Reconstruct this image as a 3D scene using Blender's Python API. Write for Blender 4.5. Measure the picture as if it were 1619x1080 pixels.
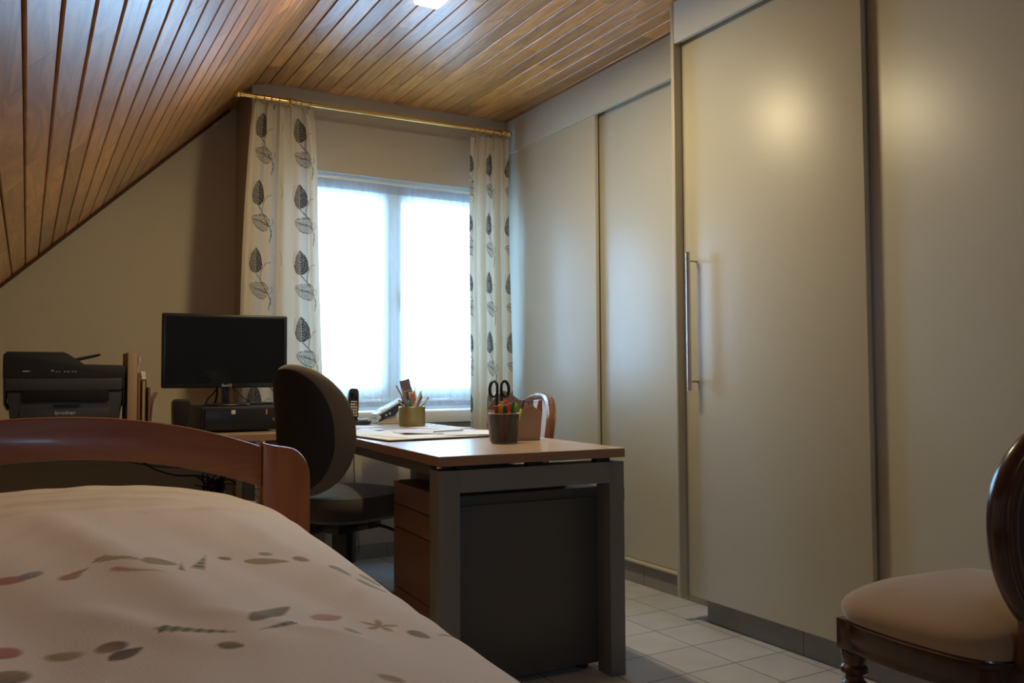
import bpy, bmesh, math, random
import numpy as np
from mathutils import Vector, Matrix
random.seed(7); np.random.seed(7)
PI = math.pi
for o in list(bpy.data.objects): bpy.data.objects.remove(o)
SC = bpy.context.scene
COL = SC.collection

# ------------------------------------------------------------------ camera
YAW, PITCH, ROLL, F = 0.519, 0.0431, -0.0047, 1343.07
fw = Vector((math.sin(YAW)*math.cos(PITCH), math.cos(YAW)*math.cos(PITCH), math.sin(PITCH)))
rt = Vector((math.cos(YAW), -math.sin(YAW), 0)); up = rt.cross(fw)
r2 = rt*math.cos(ROLL) + up*math.sin(ROLL); u2 = up*math.cos(ROLL) - rt*math.sin(ROLL)
cd = bpy.data.cameras.new('camera'); cam = bpy.data.objects.new('camera', cd); COL.objects.link(cam)
cd.sensor_width = 36; cd.sensor_fit = 'HORIZONTAL'; cd.lens = 36*F/1619; cd.clip_start = 0.02
M = Matrix(((r2.x, u2.x, -fw.x, 0), (r2.y, u2.y, -fw.y, 0), (r2.z, u2.z, -fw.z, .95), (0, 0, 0, 1)))
cam.matrix_world = M
SC.camera = cam

# ------------------------------------------------------------------ world, lights, exposure
W = bpy.data.worlds.new('world'); SC.world = W; W.use_nodes = True
bg = W.node_tree.nodes['Background']
bg.inputs[0].default_value = (0.34, 0.63, 1.0, 1); bg.inputs[1].default_value = 27.0
def area(name, loc, rot, sx, sy, power, color, portal=False):
    l = bpy.data.lights.new(name, 'AREA'); l.shape = 'RECTANGLE'; l.size = sx; l.size_y = sy
    l.energy = power; l.color = color
    o = bpy.data.objects.new(name, l); COL.objects.link(o); o.location = loc; o.rotation_euler = rot
    if portal: l.cycles.is_portal = True
    return o
area('window_portal', (1.755, 4.62, 1.41), (-PI/2, 0, 0), 1.3, 1.26, 1, (1, 1, 1), True)
area('fill_opening_portal', (-.15, -1.28, 1.4), (PI/2, 0, 0), .4, .36, 1, (1, 1, 1), True)  # portal for the unseen opening added to throw light on the bed
lamp_light = area('ceiling_lamp_light', (1.355, 2.82, 2.424), (0, 0, 0), 0.09, 0.42, 21, (1.0, 0.82, 0.46))
SC.view_settings.view_transform = 'Standard'; SC.view_settings.look = 'None'
SC.view_settings.gamma = 1; SC.view_settings.use_curve_mapping = False
SC.view_settings.exposure = -0.12
SC.cycles.max_bounces = 10; SC.cycles.diffuse_bounces = 6; SC.cycles.transparent_max_bounces = 16
SC.cycles.sample_clamp_indirect = 6

# ------------------------------------------------------------------ materials
def mat(name, col=(.5, .5, .5), rough=.5, metal=0, spec=.5, emit=None, es=1, alpha=1, coat=0, bump=None, vary=None, trans=0, sheen=0):
    m = bpy.data.materials.new(name); m.use_nodes = True
    nt = m.node_tree; b = nt.nodes['Principled BSDF']
    b.inputs['Base Color'].default_value = (*col, 1); b.inputs['Roughness'].default_value = rough
    b.inputs['Metallic'].default_value = metal; b.inputs['Specular IOR Level'].default_value = spec
    b.inputs['Coat Weight'].default_value = coat; b.inputs['Coat Roughness'].default_value = .1
    b.inputs['Alpha'].default_value = alpha; b.inputs['Transmission Weight'].default_value = trans
    b.inputs['Sheen Weight'].default_value = sheen
    if emit: b.inputs['Emission Color'].default_value = (*emit, 1); b.inputs['Emission Strength'].default_value = es
    tc = nt.nodes.new('ShaderNodeTexCoord')
    if bump:
        sc_, st = bump; n = nt.nodes.new('ShaderNodeTexNoise'); n.inputs['Scale'].default_value = sc_; n.inputs['Detail'].default_value = 3
        bp = nt.nodes.new('ShaderNodeBump'); bp.inputs['Strength'].default_value = st; bp.inputs['Distance'].default_value = .002
        nt.links.new(tc.outputs['Object'], n.inputs['Vector']); nt.links.new(n.outputs['Fac'], bp.inputs['Height'])
        nt.links.new(bp.outputs['Normal'], b.inputs['Normal'])
    if vary:
        sc_, amt = vary[:2]; n = nt.nodes.new('ShaderNodeTexNoise'); n.inputs['Scale'].default_value = sc_; n.inputs['Detail'].default_value = 4
        mx = nt.nodes.new('ShaderNodeMix'); mx.data_type = 'RGBA'
        mx.inputs[6].default_value = (*[c*(1-amt) for c in col], 1); mx.inputs[7].default_value = (*[min(1, c*(1+amt)) for c in col], 1)
        nt.links.new(tc.outputs['Object'], n.inputs['Vector']); nt.links.new(n.outputs['Fac'], mx.inputs[0]); nt.links.new(mx.outputs[2], b.inputs['Base Color'])
    return m

def grain_mat(name, c1, c2, rough, axis='Y', scale=14, coat=0, dist=2.5, board=False, spec=.5):
    """wood: long grain along one axis, with darker year lines"""
    m = mat(name, c1, rough, coat=coat, spec=spec); nt = m.node_tree; N = nt.nodes; L = nt.links; b = N['Principled BSDF']
    tc = N.new('ShaderNodeTexCoord'); mp = N.new('ShaderNodeMapping'); s = [1.0, 1.0, 1.0]; s['XYZ'.index(axis)] = .09
    mp.inputs['Scale'].default_value = s
    src = tc.outputs['Object']
    if board:
        at = N.new('ShaderNodeAttribute'); at.attribute_name = 'board'
        cx = N.new('ShaderNodeVectorMath'); cx.operation = 'SCALE'; cx.inputs[0].default_value = (17.3, 31.7, 9.1)
        L.new(at.outputs['Fac'], cx.inputs['Scale'])
        ad = N.new('ShaderNodeVectorMath'); ad.operation = 'ADD'; L.new(tc.outputs['Object'], ad.inputs[0]); L.new(cx.outputs[0], ad.inputs[1]); src = ad.outputs[0]
    L.new(src, mp.inputs['Vector'])
    n = N.new('ShaderNodeTexNoise'); n.inputs['Scale'].default_value = scale; n.inputs['Detail'].default_value = 5; n.inputs['Distortion'].default_value = dist*.3
    L.new(mp.outputs[0], n.inputs['Vector'])
    mu = N.new('ShaderNodeMath'); mu.operation = 'MULTIPLY'; mu.inputs[1].default_value = 13; L.new(n.outputs['Fac'], mu.inputs[0])
    fr = N.new('ShaderNodeMath'); fr.operation = 'PINGPONG'; fr.inputs[1].default_value = 1; L.new(mu.outputs[0], fr.inputs[0])
    f2 = N.new('ShaderNodeTexNoise'); f2.inputs['Scale'].default_value = scale*14; f2.inputs['Detail'].default_value = 2; L.new(mp.outputs[0], f2.inputs['Vector'])
    av = N.new('ShaderNodeMath'); av.operation = 'MULTIPLY_ADD'; av.inputs[1].default_value = .6; L.new(fr.outputs[0], av.inputs[0])
    hf = N.new('ShaderNodeMath'); hf.operation = 'MULTIPLY'; hf.inputs[1].default_value = .4; L.new(f2.outputs['Fac'], hf.inputs[0]); L.new(hf.outputs[0], av.inputs[2])
    mx = N.new('ShaderNodeMix'); mx.data_type = 'RGBA'; mx.inputs[6].default_value = (*c2, 1); mx.inputs[7].default_value = (*c1, 1)
    L.new(av.outputs[0], mx.inputs[0])
    out = mx.outputs[2]
    if board:
        wn = N.new('ShaderNodeTexWhiteNoise'); wn.noise_dimensions = '1D'; L.new(at.outputs['Fac'], wn.inputs['W'])
        mr = N.new('ShaderNodeMapRange'); mr.inputs[3].default_value = .66; mr.inputs[4].default_value = 1.14; L.new(wn.outputs['Value'], mr.inputs[0])
        m2 = N.new('ShaderNodeVectorMath'); m2.operation = 'SCALE'; L.new(out, m2.inputs[0]); L.new(mr.outputs[0], m2.inputs['Scale']); out = m2.outputs[0]
    L.new(out, b.inputs['Base Color'])
    return m

def attr_mat(name, base, attr, rough=.8, transl=0.0, bump=None, sheen=0):
    """cloth whose print is a colour attribute laid over the weave"""
    m = mat(name, base, rough, bump=bump, sheen=sheen); nt = m.node_tree; N = nt.nodes; L = nt.links; b = N['Principled BSDF']
    at = N.new('ShaderNodeAttribute'); at.attribute_name = attr
    L.new(at.outputs['Color'], b.inputs['Base Color'])
    if transl:
        t = N.new('ShaderNodeBsdfTranslucent'); L.new(at.outputs['Color'], t.inputs['Color'])
        mx = N.new('ShaderNodeMixShader'); mx.inputs[0].default_value = transl
        L.new(b.outputs[0], mx.inputs[1]); L.new(t.outputs[0], mx.inputs[2]); L.new(mx.outputs[0], N['Material Output'].inputs[0])
    return m

def sheer_mat(name, col, transp, transl):
    m = bpy.data.materials.new(name); m.use_nodes = True; nt = m.node_tree; N = nt.nodes; L = nt.links
    for n in list(N):
        if n.type == 'BSDF_PRINCIPLED': N.remove(n)
    tr = N.new('ShaderNodeBsdfTransparent'); tr.inputs[0].default_value = (1, 1, 1, 1)
    d = N.new('ShaderNodeBsdfDiffuse'); d.inputs[0].default_value = (*col, 1)
    t = N.new('ShaderNodeBsdfTranslucent'); t.inputs[0].default_value = (*col, 1)
    a = N.new('ShaderNodeMixShader'); a.inputs[0].default_value = transl; L.new(d.outputs[0], a.inputs[1]); L.new(t.outputs[0], a.inputs[2])
    c = N.new('ShaderNodeMixShader'); L.new(a.outputs[0], c.inputs[1]); L.new(tr.outputs[0], c.inputs[2])
    # fine thread structure: how much shows through varies with the pleats
    tc = N.new('ShaderNodeTexCoord'); mp = N.new('ShaderNodeMapping'); mp.inputs['Scale'].default_value = (1, 1, .03)
    nz = N.new('ShaderNodeTexNoise'); nz.inputs['Scale'].default_value = 60; L.new(tc.outputs['Object'], mp.inputs[0]); L.new(mp.outputs[0], nz.inputs[0])
    mr = N.new('ShaderNodeMapRange'); mr.inputs[3].default_value = transp-.12; mr.inputs[4].default_value = transp+.12; L.new(nz.outputs['Fac'], mr.inputs[0])
    L.new(mr.outputs[0], c.inputs[0]); L.new(c.outputs[0], N['Material Output'].inputs[0])
    return m

M_wall = mat('cream_wall_paint', (.60, .525, .39), .85, spec=.25, bump=(180, .25))
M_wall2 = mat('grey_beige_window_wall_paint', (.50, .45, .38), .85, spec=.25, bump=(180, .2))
M_white = mat('white_lacquer', (.78, .79, .78), .35)
M_pine = grain_mat('varnished_pine', (.88, .42, .11), (.46, .18, .04), .33, 'Y', 13, board=True, coat=.5)
M_pine.node_tree.nodes['Principled BSDF'].inputs['Coat Roughness'].default_value = .28; M_pine.node_tree.nodes['Principled BSDF'].inputs['Coat Weight'].default_value = .45
M_groove = mat('dark_groove', (.09, .032, .014), .7)
M_lam = mat('greige_laminate', (.56, .54, .455), .36, spec=.55, bump=(900, .05))
M_lam_in = mat('laminate_edge', (.50, .46, .37), .45)
M_skirt = mat('grey_skirting_tile', (.26, .27, .27), .4, vary=(14, .18))
M_grout = mat('grey_grout', (.10, .10, .11), .9)
M_steel = mat('brushed_steel', (.55, .52, .47), .3, metal=1)
M_brass = mat('polished_brass', (.78, .55, .22), .2, metal=1)
M_pot = mat('aged_brass_pot', (.36, .27, .10), .38, metal=.85, vary=(18, .25))
M_bedwood = grain_mat('reddish_cherry_wood', (.30, .105, .045), (.22, .072, .03), .36, 'X', 10, coat=.1)
M_bedpost = grain_mat('reddish_cherry_wood_upright', (.40, .15, .058), (.32, .11, .042), .33, 'Z', 10, coat=.12)
M_desk = grain_mat('beech_laminate', (.52, .385, .30), (.46, .33, .25), .24, 'Y', 16, spec=.7)
M_deskedge = mat('beech_edge', (.34, .19, .125), .4)
M_deskgrey = mat('grey_powder_coat', (.19, .188, .185), .42)
M_panelgrey = mat('dark_grey_laminate', (.095, .092, .088), .5)
M_draw = mat('brown_drawer_front', (.20, .105, .07), .42)
M_black = mat('black_plastic', (.012, .012, .014), .35)
M_blackm = mat('matte_black_plastic', (.016, .016, .018), .6)
M_grey = mat('dark_grey_plastic', (.045, .045, .05), .45)
M_screen = mat('dark_screen', (.006, .007, .011), .12)
M_slot = mat('black_slot', (.003, .003, .003), .8)
M_silver = mat('silver_plastic', (.5, .5, .52), .3, metal=.6)
M_letter = mat('pale_print', (.62, .62, .64), .5)
M_red = mat('red_plastic', (.55, .03, .03), .4)
M_chairfab = mat('charcoal_fabric', (.035, .032, .03), .95, bump=(500, .4), sheen=.4)
M_rim = mat('grey_brown_fabric', (.17, .145, .12), .95, bump=(500, .4), sheen=.3)
M_shell = mat('black_backrest_shell', (.010, .010, .013), .55)
M_maho = grain_mat('dark_mahogany', (.065, .020, .012), (.04, .012, .008), .28, 'Z', 9, coat=.5)
M_maho_lit = grain_mat('mahogany_orange_lit', (.30, .12, .035), (.20, .07, .02), .25, 'Z', 9, coat=.5)  # same wood as the near chair, its orange lighting put into the colour
M_velvet = mat('tan_velvet', (.36, .235, .13), .9, sheen=.6, vary=(9, .1), bump=(300, .2))
M_velvdark = mat('brown_back_fabric', (.05, .025, .018), .8, sheen=.2)
M_cream = mat('cream_upholstery', (.52, .46, .38), .9)
M_nail = mat('nail_brass', (.45, .38, .3), .3, metal=1)
M_paper = mat('white_paper', (.80, .80, .82), .8)
M_paper2 = mat('pinkish_paper', (.66, .60, .62), .8)
M_pad = mat('black_desk_pad', (.015, .015, .018), .5)
M_kraft = mat('kraft_card', (.46, .32, .24), .8, vary=(20, .08))
M_pink = mat('pink_card', (.55, .16, .16), .7)
M_mauve = mat('mauve_card', (.42, .34, .37), .8)
M_mesh = mat('smoked_clear_cup', (.10, .10, .10), .3, alpha=.5)
M_blueplastic = mat('navy_plastic', (.02, .03, .06), .3)
M_lightplastic = mat('light_grey_plastic', (.62, .65, .70), .3)
M_beigeplastic = mat('beige_plastic', (.50, .44, .34), .4)
M_lamp = mat('frosted_diffuser', (.9, .9, .9), .5, emit=(1, .96, .9), es=9)
M_book1 = mat('tan_book_cover', (.42, .28, .17), .7)
M_book2 = mat('brown_book_cover', (.25, .11, .06), .7)
M_olive = mat('olive_yellow_folder', (.38, .30, .09), .7)
M_dkfolder = mat('dark_folder', (.05, .05, .06), .6)
M_sheer = sheer_mat('sheer_voile', (.90, .95, .96), .30, .6)
M_sheertop = sheer_mat('sheer_heading', (.50, .54, .60), .08, .35)
M_matt = mat('mattress_ticking', (.6, .58, .55), .9)
M_glass = mat('window_glass', (1, 1, 1), 0, trans=1)
def _glass():
    m = bpy.data.materials.new('clear_pane'); m.use_nodes = True; nt = m.node_tree; N = nt.nodes; L = nt.links
    N.remove(N['Principled BSDF'])
    tr = N.new('ShaderNodeBsdfTransparent'); gl = N.new('ShaderNodeBsdfGlossy'); gl.inputs['Roughness'].default_value = .02
    fr = N.new('ShaderNodeFresnel'); fr.inputs[0].default_value = 1.45; mx = N.new('ShaderNodeMixShader')
    L.new(fr.outputs[0], mx.inputs[0]); L.new(tr.outputs[0], mx.inputs[1]); L.new(gl.outputs[0], mx.inputs[2]); L.new(mx.outputs[0], N['Material Output'].inputs[0])
    return m
M_pane = _glass()

def floor_mat():
    m = mat('pale_floor_tiles', (.5, .5, .52), .32); nt = m.node_tree; N = nt.nodes; L = nt.links; b = N['Principled BSDF']
    T = .2067
    tc = N.new('ShaderNodeTexCoord'); mp = N.new('ShaderNodeMapping'); mp.inputs['Location'].default_value = (-2.064 + 20*T, -2.334 + 20*T, 0)
    br = N.new('ShaderNodeTexBrick'); br.offset = 0; br.squash = 1
    br.inputs['Scale'].default_value = 1; br.inputs['Brick Width'].default_value = T; br.inputs['Row Height'].default_value = T
    br.inputs['Mortar Size'].default_value = .0019; br.inputs['Mortar Smooth'].default_value = .1
    br.inputs['Color1'].default_value = (.57, .57, .60, 1); br.inputs['Color2'].default_value = (.64, .635, .665, 1); br.inputs['Mortar'].default_value = (.075, .06, .06, 1)
    n = N.new('ShaderNodeTexNoise'); n.inputs['Scale'].default_value = 9; n.inputs['Detail'].default_value = 5
    mx = N.new('ShaderNodeMix'); mx.data_type = 'RGBA'; mx.blend_type = 'MULTIPLY'; mx.inputs[0].default_value = .25
    L.new(tc.outputs['Object'], mp.inputs[0]); L.new(mp.outputs[0], br.inputs['Vector']); L.new(tc.outputs['Object'], n.inputs['Vector'])
    L.new(br.outputs['Color'], mx.inputs[6]); L.new(n.outputs['Fac'], mx.inputs[7]); L.new(mx.outputs[2], b.inputs['Base Color'])
    bp = N.new('ShaderNodeBump'); bp.inputs['Strength'].default_value = .5; bp.inputs['Distance'].default_value = .002; bp.invert = True
    L.new(br.outputs['Fac'], bp.inputs['Height']); L.new(bp.outputs[0], b.inputs['Normal'])
    return m
M_floor = floor_mat()

# ------------------------------------------------------------------ helpers
def link(o, parent=None):
    COL.objects.link(o)
    if parent: o.parent = parent
    return o
def mesh_obj(name, bm, m, parent=None, smooth=35, loc=None, rot=None):
    me = bpy.data.meshes.new(name); bm.to_mesh(me); bm.free()
    for mm in (m if isinstance(m, (list, tuple)) else [m]): me.materials.append(mm)
    if smooth:
        me.polygons.foreach_set('use_smooth', [True]*len(me.polygons))
        me.set_sharp_from_angle(angle=math.radians(smooth))
    o = bpy.data.objects.new(name, me); link(o, parent)
    if loc is not None: o.location = loc
    if rot is not None: o.rotation_euler = rot
    return o
def thing(name, label, cat, loc=(0, 0, 0), rz=0, group=None):
    o = bpy.data.objects.new(name, None); o.empty_display_size = .05; link(o); o.location = loc; o.rotation_euler = (0, 0, rz)
    return tag(o, label, cat, group)
def tag(o, label, cat, group=None, kind=None):
    if label: o['label'] = label
    if cat: o['category'] = cat
    if group: o['group'] = group
    if kind: o['kind'] = kind
    return o
def struct(name, bm, m, parent=None, smooth=35, label=None):
    o = mesh_obj(name, bm, m, parent, smooth)
    if not parent:
        o['kind'] = 'structure'
        if label: o['label'] = label
    return o
def new(): return bmesh.new()
def box(bm, x0, x1, y0, y1, z0, z1, bev=0, seg=2, mi=0, mtx=None):
    r = bmesh.ops.create_cube(bm, size=1); vs = r['verts']
    for v in vs: v.co = Vector(((x0+x1)/2+v.co.x*(x1-x0), (y0+y1)/2+v.co.y*(y1-y0), (z0+z1)/2+v.co.z*(z1-z0)))
    fs = set(f for v in vs for f in v.link_faces)
    for f in fs: f.material_index = mi
    if bev:
        es = list(set(e for v in vs for e in v.link_edges))
        g = bmesh.ops.bevel(bm, geom=es, offset=bev, segments=seg, affect='EDGES', profile=.5)
        vs = list(set(v for f in g['faces'] for v in f.verts) | set(v for v in vs if v.is_valid))
        for f in g['faces']: f.material_index = mi
    if mtx is not None: bmesh.ops.transform(bm, matrix=mtx, verts=vs)
    return vs
def prism(bm, pts, axis, a0, a1, bev=0, mi=0, mtx=None):
    """pts: 2D outline; axis: extrusion axis. remaining axes in order (x,y,z)"""
    def P(p, a):
        return {'X': (a, p[0], p[1]), 'Y': (p[0], a, p[1]), 'Z': (p[0], p[1], a)}[axis]
    A = [bm.verts.new(P(p, a0)) for p in pts]; B = [bm.verts.new(P(p, a1)) for p in pts]
    n = len(pts); fs = [bm.faces.new(A), bm.faces.new(B[::-1])]
    for i in range(n): fs.append(bm.faces.new((A[i], B[i], B[(i+1) % n], A[(i+1) % n])))
    for f in fs: f.material_index = mi
    bmesh.ops.recalc_face_normals(bm, faces=fs)
    vs = A+B
    if bev:
        es = list(set(fs[0].edges) | set(fs[1].edges))
        g = bmesh.ops.bevel(bm, geom=es, offset=bev, segments=2, affect='EDGES', profile=.5)
        vs = list(set(v for f in g['faces'] for v in f.verts) | set(v for v in vs if v.is_valid))
    if mtx is not None: bmesh.ops.transform(bm, matrix=mtx, verts=vs)
def lathe(bm, prof, n=24, cx=0, cy=0, mtx=None, flute=0, fn=12, caps=True):
    rings = []
    for r, z in prof:
        ring = []
        for i in range(n):
            a = 2*PI*i/n; rr = r*(1-flute*(.5+.5*math.cos(fn*a))) if flute else r
            ring.append(bm.verts.new((cx+rr*math.cos(a), cy+rr*math.sin(a), z)))
        rings.append(ring)
    for a, b in zip(rings, rings[1:]):
        for i in range(n): bm.faces.new((a[i], a[(i+1) % n], b[(i+1) % n], b[i]))
    if caps: bm.faces.new(rings[0][::-1]); bm.faces.new(rings[-1])
    vs = [v for r in rings for v in r]
    if mtx is not None: bmesh.ops.transform(bm, matrix=mtx, verts=vs)
    return vs
def tube(bm, pts, r, n=8, closed=False, ry=None, upv=None, caps=True):
    """sweep a round or elliptic section along points"""
    pts = [Vector(p) for p in pts]; N = len(pts); rings = []; prev = None
    for i, p in enumerate(pts):
        if closed: t = (pts[(i+1) % N]-pts[i-1]).normalized()
        else: t = (pts[min(i+1, N-1)]-pts[max(i-1, 0)]).normalized()
        if upv is not None: x = Vector(upv).cross(t).normalized()
        elif prev is None: x = t.orthogonal().normalized()
        else: x = (prev - t*prev.dot(t)).normalized()
        prev = x; y = t.cross(x)
        rr = r[i] if isinstance(r, (list, tuple)) else r
        r2_ = rr if ry is None else (ry[i] if isinstance(ry, (list, tuple)) else ry)
        rings.append([bm.verts.new(p+x*rr*math.cos(2*PI*k/n)+y*r2_*math.sin(2*PI*k/n)) for k in range(n)])
    M_ = N if closed else N-1
    for i in range(M_):
        a = rings[i]; b = rings[(i+1) % N]
        for k in range(n): bm.faces.new((a[k], a[(k+1) % n], b[(k+1) % n], b[k]))
    if not closed and caps: bm.faces.new(rings[0][::-1]); bm.faces.new(rings[-1])
def spline(pts, n=8):
    P = [Vector(p) for p in pts]; out = []
    for i in range(len(P)-1):
        p0 = P[max(i-1, 0)]; p1 = P[i]; p2 = P[i+1]; p3 = P[min(i+2, len(P)-1)]
        for k in range(n):
            t = k/n; out.append(.5*((2*p1)+(p2-p0)*t+(2*p0-5*p1+4*p2-p3)*t*t+(3*p1-p0-3*p2+p3)*t**3))
    out.append(P[-1]); return out
def ball(bm, c, r, sx=1, sy=1, sz=1, seg=16):
    g = bmesh.ops.create_uvsphere(bm, u_segments=seg, v_segments=max(6, seg//2), radius=r)
    for v in g['verts']: v.co = Vector((c[0]+v.co.x*sx, c[1]+v.co.y*sy, c[2]+v.co.z*sz))
def text_mesh(name, s, size, m, parent, loc, rot, depth=.0006, sx=1.0):
    cu = bpy.data.curves.new('lettering', 'FONT'); cu.body = s; cu.size = size; cu.extrude = depth; cu.align_x = 'CENTER'; cu.align_y = 'CENTER'
    tmp = bpy.data.objects.new('lettering', cu); COL.objects.link(tmp)
    dg = bpy.context.evaluated_depsgraph_get(); me = bpy.data.meshes.new_from_object(tmp.evaluated_get(dg))
    bpy.data.objects.remove(tmp); me.materials.clear(); me.materials.append(m)
    o = bpy.data.objects.new(name, me); link(o, parent); o.location = loc; o.rotation_euler = rot; o.scale = (sx, 1, 1)
    return o
def copy_tree(o, parent=None):
    c = o.copy(); COL.objects.link(c)
    if parent: c.parent = parent
    for ch in list(o.children): copy_tree(ch, c)
    return c
def superell(t, a, b, n):
    c, s = math.cos(t), math.sin(t)
    return (a*math.copysign(abs(c)**(2/n), c), b*math.copysign(abs(s)**(2/n), s))

# ------------------------------------------------------------------ setting
ZC = 2.46
YN = -1.3                                   # near wall
bm = new(); box(bm, -1.4, 2.9, YN-.2, 4.9, -.1, 0); struct('floor', bm, M_floor, smooth=0)

# far wall: gable face set back at y = 4.70, window bay standing forward at y = 4.327
WX0, WX1, WZ0, WZ1 = 1.10, 2.41, .772, 2.042
bm = new()
box(bm, -1.4, .966, 4.70, 4.90, 0, 2.75)
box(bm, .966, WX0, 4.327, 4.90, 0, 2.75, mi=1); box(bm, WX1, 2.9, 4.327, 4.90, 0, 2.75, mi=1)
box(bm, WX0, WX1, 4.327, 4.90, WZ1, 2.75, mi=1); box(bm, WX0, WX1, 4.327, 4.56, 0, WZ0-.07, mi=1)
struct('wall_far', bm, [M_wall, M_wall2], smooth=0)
bm = new(); box(bm, 2.75, 2.9, YN, 4.327, 0, 2.75); struct('wall_right', bm, M_wall, smooth=0)
bm = new(); box(bm, -1.4, -1.2, YN, 4.70, 0, .6); struct('wall_left', bm, M_wall, smooth=0)
# near wall, with an unseen opening added behind the camera to light the bed
bm = new()
box(bm, -1.4, -.35, YN-.2, YN, 0, 2.75); box(bm, .05, 2.9, YN-.2, YN, 0, 2.75)
box(bm, -.35, .05, YN-.2, YN, 0, 1.22); box(bm, -.35, .05, YN-.2, YN, 1.58, 2.75)
struct('wall_near', bm, M_wall, smooth=0)

# boarded ceiling: grooved planks running along y, flat part, shallow bevel, 44 degree slope
bm = new(); lay = bm.faces.layers.float.new('board')
SL = .9649
prof = []                                   # polyline of the soffit, from the right
PITCHW = .0757
def soffit_point(s):
    """distance s along the soffit from x=2.75 leftwards"""
    segs = [((2.75, ZC), (1.07, ZC)), ((1.07, ZC), (.95, 2.434)), ((.95, 2.434), (-1.3, 2.434-SL*2.25))]
    for a, b in segs:
        L_ = math.hypot(b[0]-a[0], b[1]-a[1])
        if s <= L_ or (a, b) == segs[-1]:
            d = ((b[0]-a[0])/L_, (b[1]-a[1])/L_); return (a[0]+d[0]*s, a[1]+d[1]*s), d
        s -= L_
off = (2.75-1.426) % PITCHW
s = off-PITCHW
TOT = 1.68+.1228+3.127
k = 0
while s < TOT:
    gp = .0014 if s < 1.62 else .0027      # the flat part is boarded tighter than the slope
    (ax, az), d = soffit_point(max(0, s+gp)); (bx_, bz), d2 = soffit_point(s+PITCHW-gp)
    dx, dz = bx_-ax, bz-az; L_ = math.hypot(dx, dz); dx /= L_; dz /= L_; nx, nz = (dz, -dx) if -dx < 0 else (-dz, dx)
    if nz > 0: nx, nz = -nx, -nz            # n points into the room
    sec = [(ax-nx*.006, az-nz*.006), (ax+dx*.0005-nx*.002, az+dz*.0005-nz*.002), (ax+dx*.003, az+dz*.003), (bx_-dx*.003, bz-dz*.003), (bx_-dx*.0005-nx*.002, bz-dz*.0005-nz*.002), (bx_-nx*.006, bz-nz*.006)]
    y = YN-random.uniform(0, .9)
    while y < 4.71:
        ln = random.choice([.55, .75, .95, 1.2, 1.5]) * random.uniform(.9, 1.1)
        y0 = max(y, YN); y1 = min(y+ln-.0012, 4.71)
        if y1 > y0+.01:
            A = [bm.verts.new((p[0], y0, p[1])) for p in sec]; B = [bm.verts.new((p[0], y1, p[1])) for p in sec]
            bid = random.random()
            fs = [bm.faces.new((A[i], A[i+1], B[i+1], B[i])) for i in range(5)] + [bm.faces.new(A), bm.faces.new(B[::-1])]
            for f in fs: f[lay] = bid
        y += ln
    s += PITCHW; k += 1
o1 = [(2.75, ZC+.006), (1.0705, ZC+.006), (.949, 2.441), (-1.3, 2.441-SL*2.249)]
for (a, b) in zip(o1, o1[1:]):
    f = bm.faces.new([bm.verts.new((a[0], YN, a[1])), bm.verts.new((b[0], YN, b[1])), bm.verts.new((b[0], 4.71, b[1])), bm.verts.new((a[0], 4.71, a[1]))]); f.material_index = 1
    f2 = bm.faces.new([bm.verts.new((a[0], YN, a[1]+.1)), bm.verts.new((b[0], YN, b[1]+.1)), bm.verts.new((b[0], 4.9, b[1]+.1)), bm.verts.new((a[0], 4.9, a[1]+.1))]); f2.material_index = 1
bmesh.ops.recalc_face_normals(bm, faces=[f for f in bm.faces if f.material_index == 0])
struct('ceiling', bm, [M_pine, M_groove], smooth=0)
# thin cover strip where slope meets gable
bm = new(); tube(bm, [(.93, 4.69, 2.408), (-1.25, 4.69, 2.408-SL*2.18)], .010, 6); struct('trim_1', bm, M_groove)

# skirting tiles
def skirting(name, pts, h, t=.01, tile=.3, start=0):
    bm = new()
    (xa, ya), (xb, yb), n_ = pts
    L_ = math.hypot(xb-xa, yb-ya); d = ((xb-xa)/L_, (yb-ya)/L_); s_ = -start
    while s_ < L_:
        a = max(0, s_)+.0015; b = min(L_, s_+tile)-.0015
        if b > a+.01:
            p = [(xa+d[0]*a, ya+d[1]*a), (xa+d[0]*b, ya+d[1]*b)]; q = [(p[1][0]+n_[0]*t, p[1][1]+n_[1]*t), (p[0][0]+n_[0]*t, p[0][1]+n_[1]*t)]
            prism(bm, p+q, 'Z', 0, h, bev=.0012)
        s_ += tile
    # grout behind
    p = [(xa, ya), (xb, yb), (xb+n_[0]*(t-.0015), yb+n_[1]*(t-.0015)), (xa+n_[0]*(t-.0015), ya+n_[1]*(t-.0015))]
    prism(bm, p, 'Z', 0, h-.001, mi=1)
    return struct(name, bm, [M_skirt, M_grout], smooth=0)
skirting('baseboard_far', ((.966, 4.327), (2.46, 4.327), (0, -1)), .073, tile=.2067, start=.1)
skirting('baseboard_gable', ((-1.2, 4.70), (.966, 4.70), (0, -1)), .073)
skirting('baseboard_right', ((2.475, 4.31), (2.475, 2.607), (-1, 0)), .098, tile=.3, start=.0)
skirting('baseboard_wardrobe', ((2.325, 2.53), (2.325, YN), (-1, 0)), .088, tile=.47, start=.0)
bm = new(); box(bm, .9685, 1.15, 4.3175, 4.326, 0, .001); bm.free()

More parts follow.
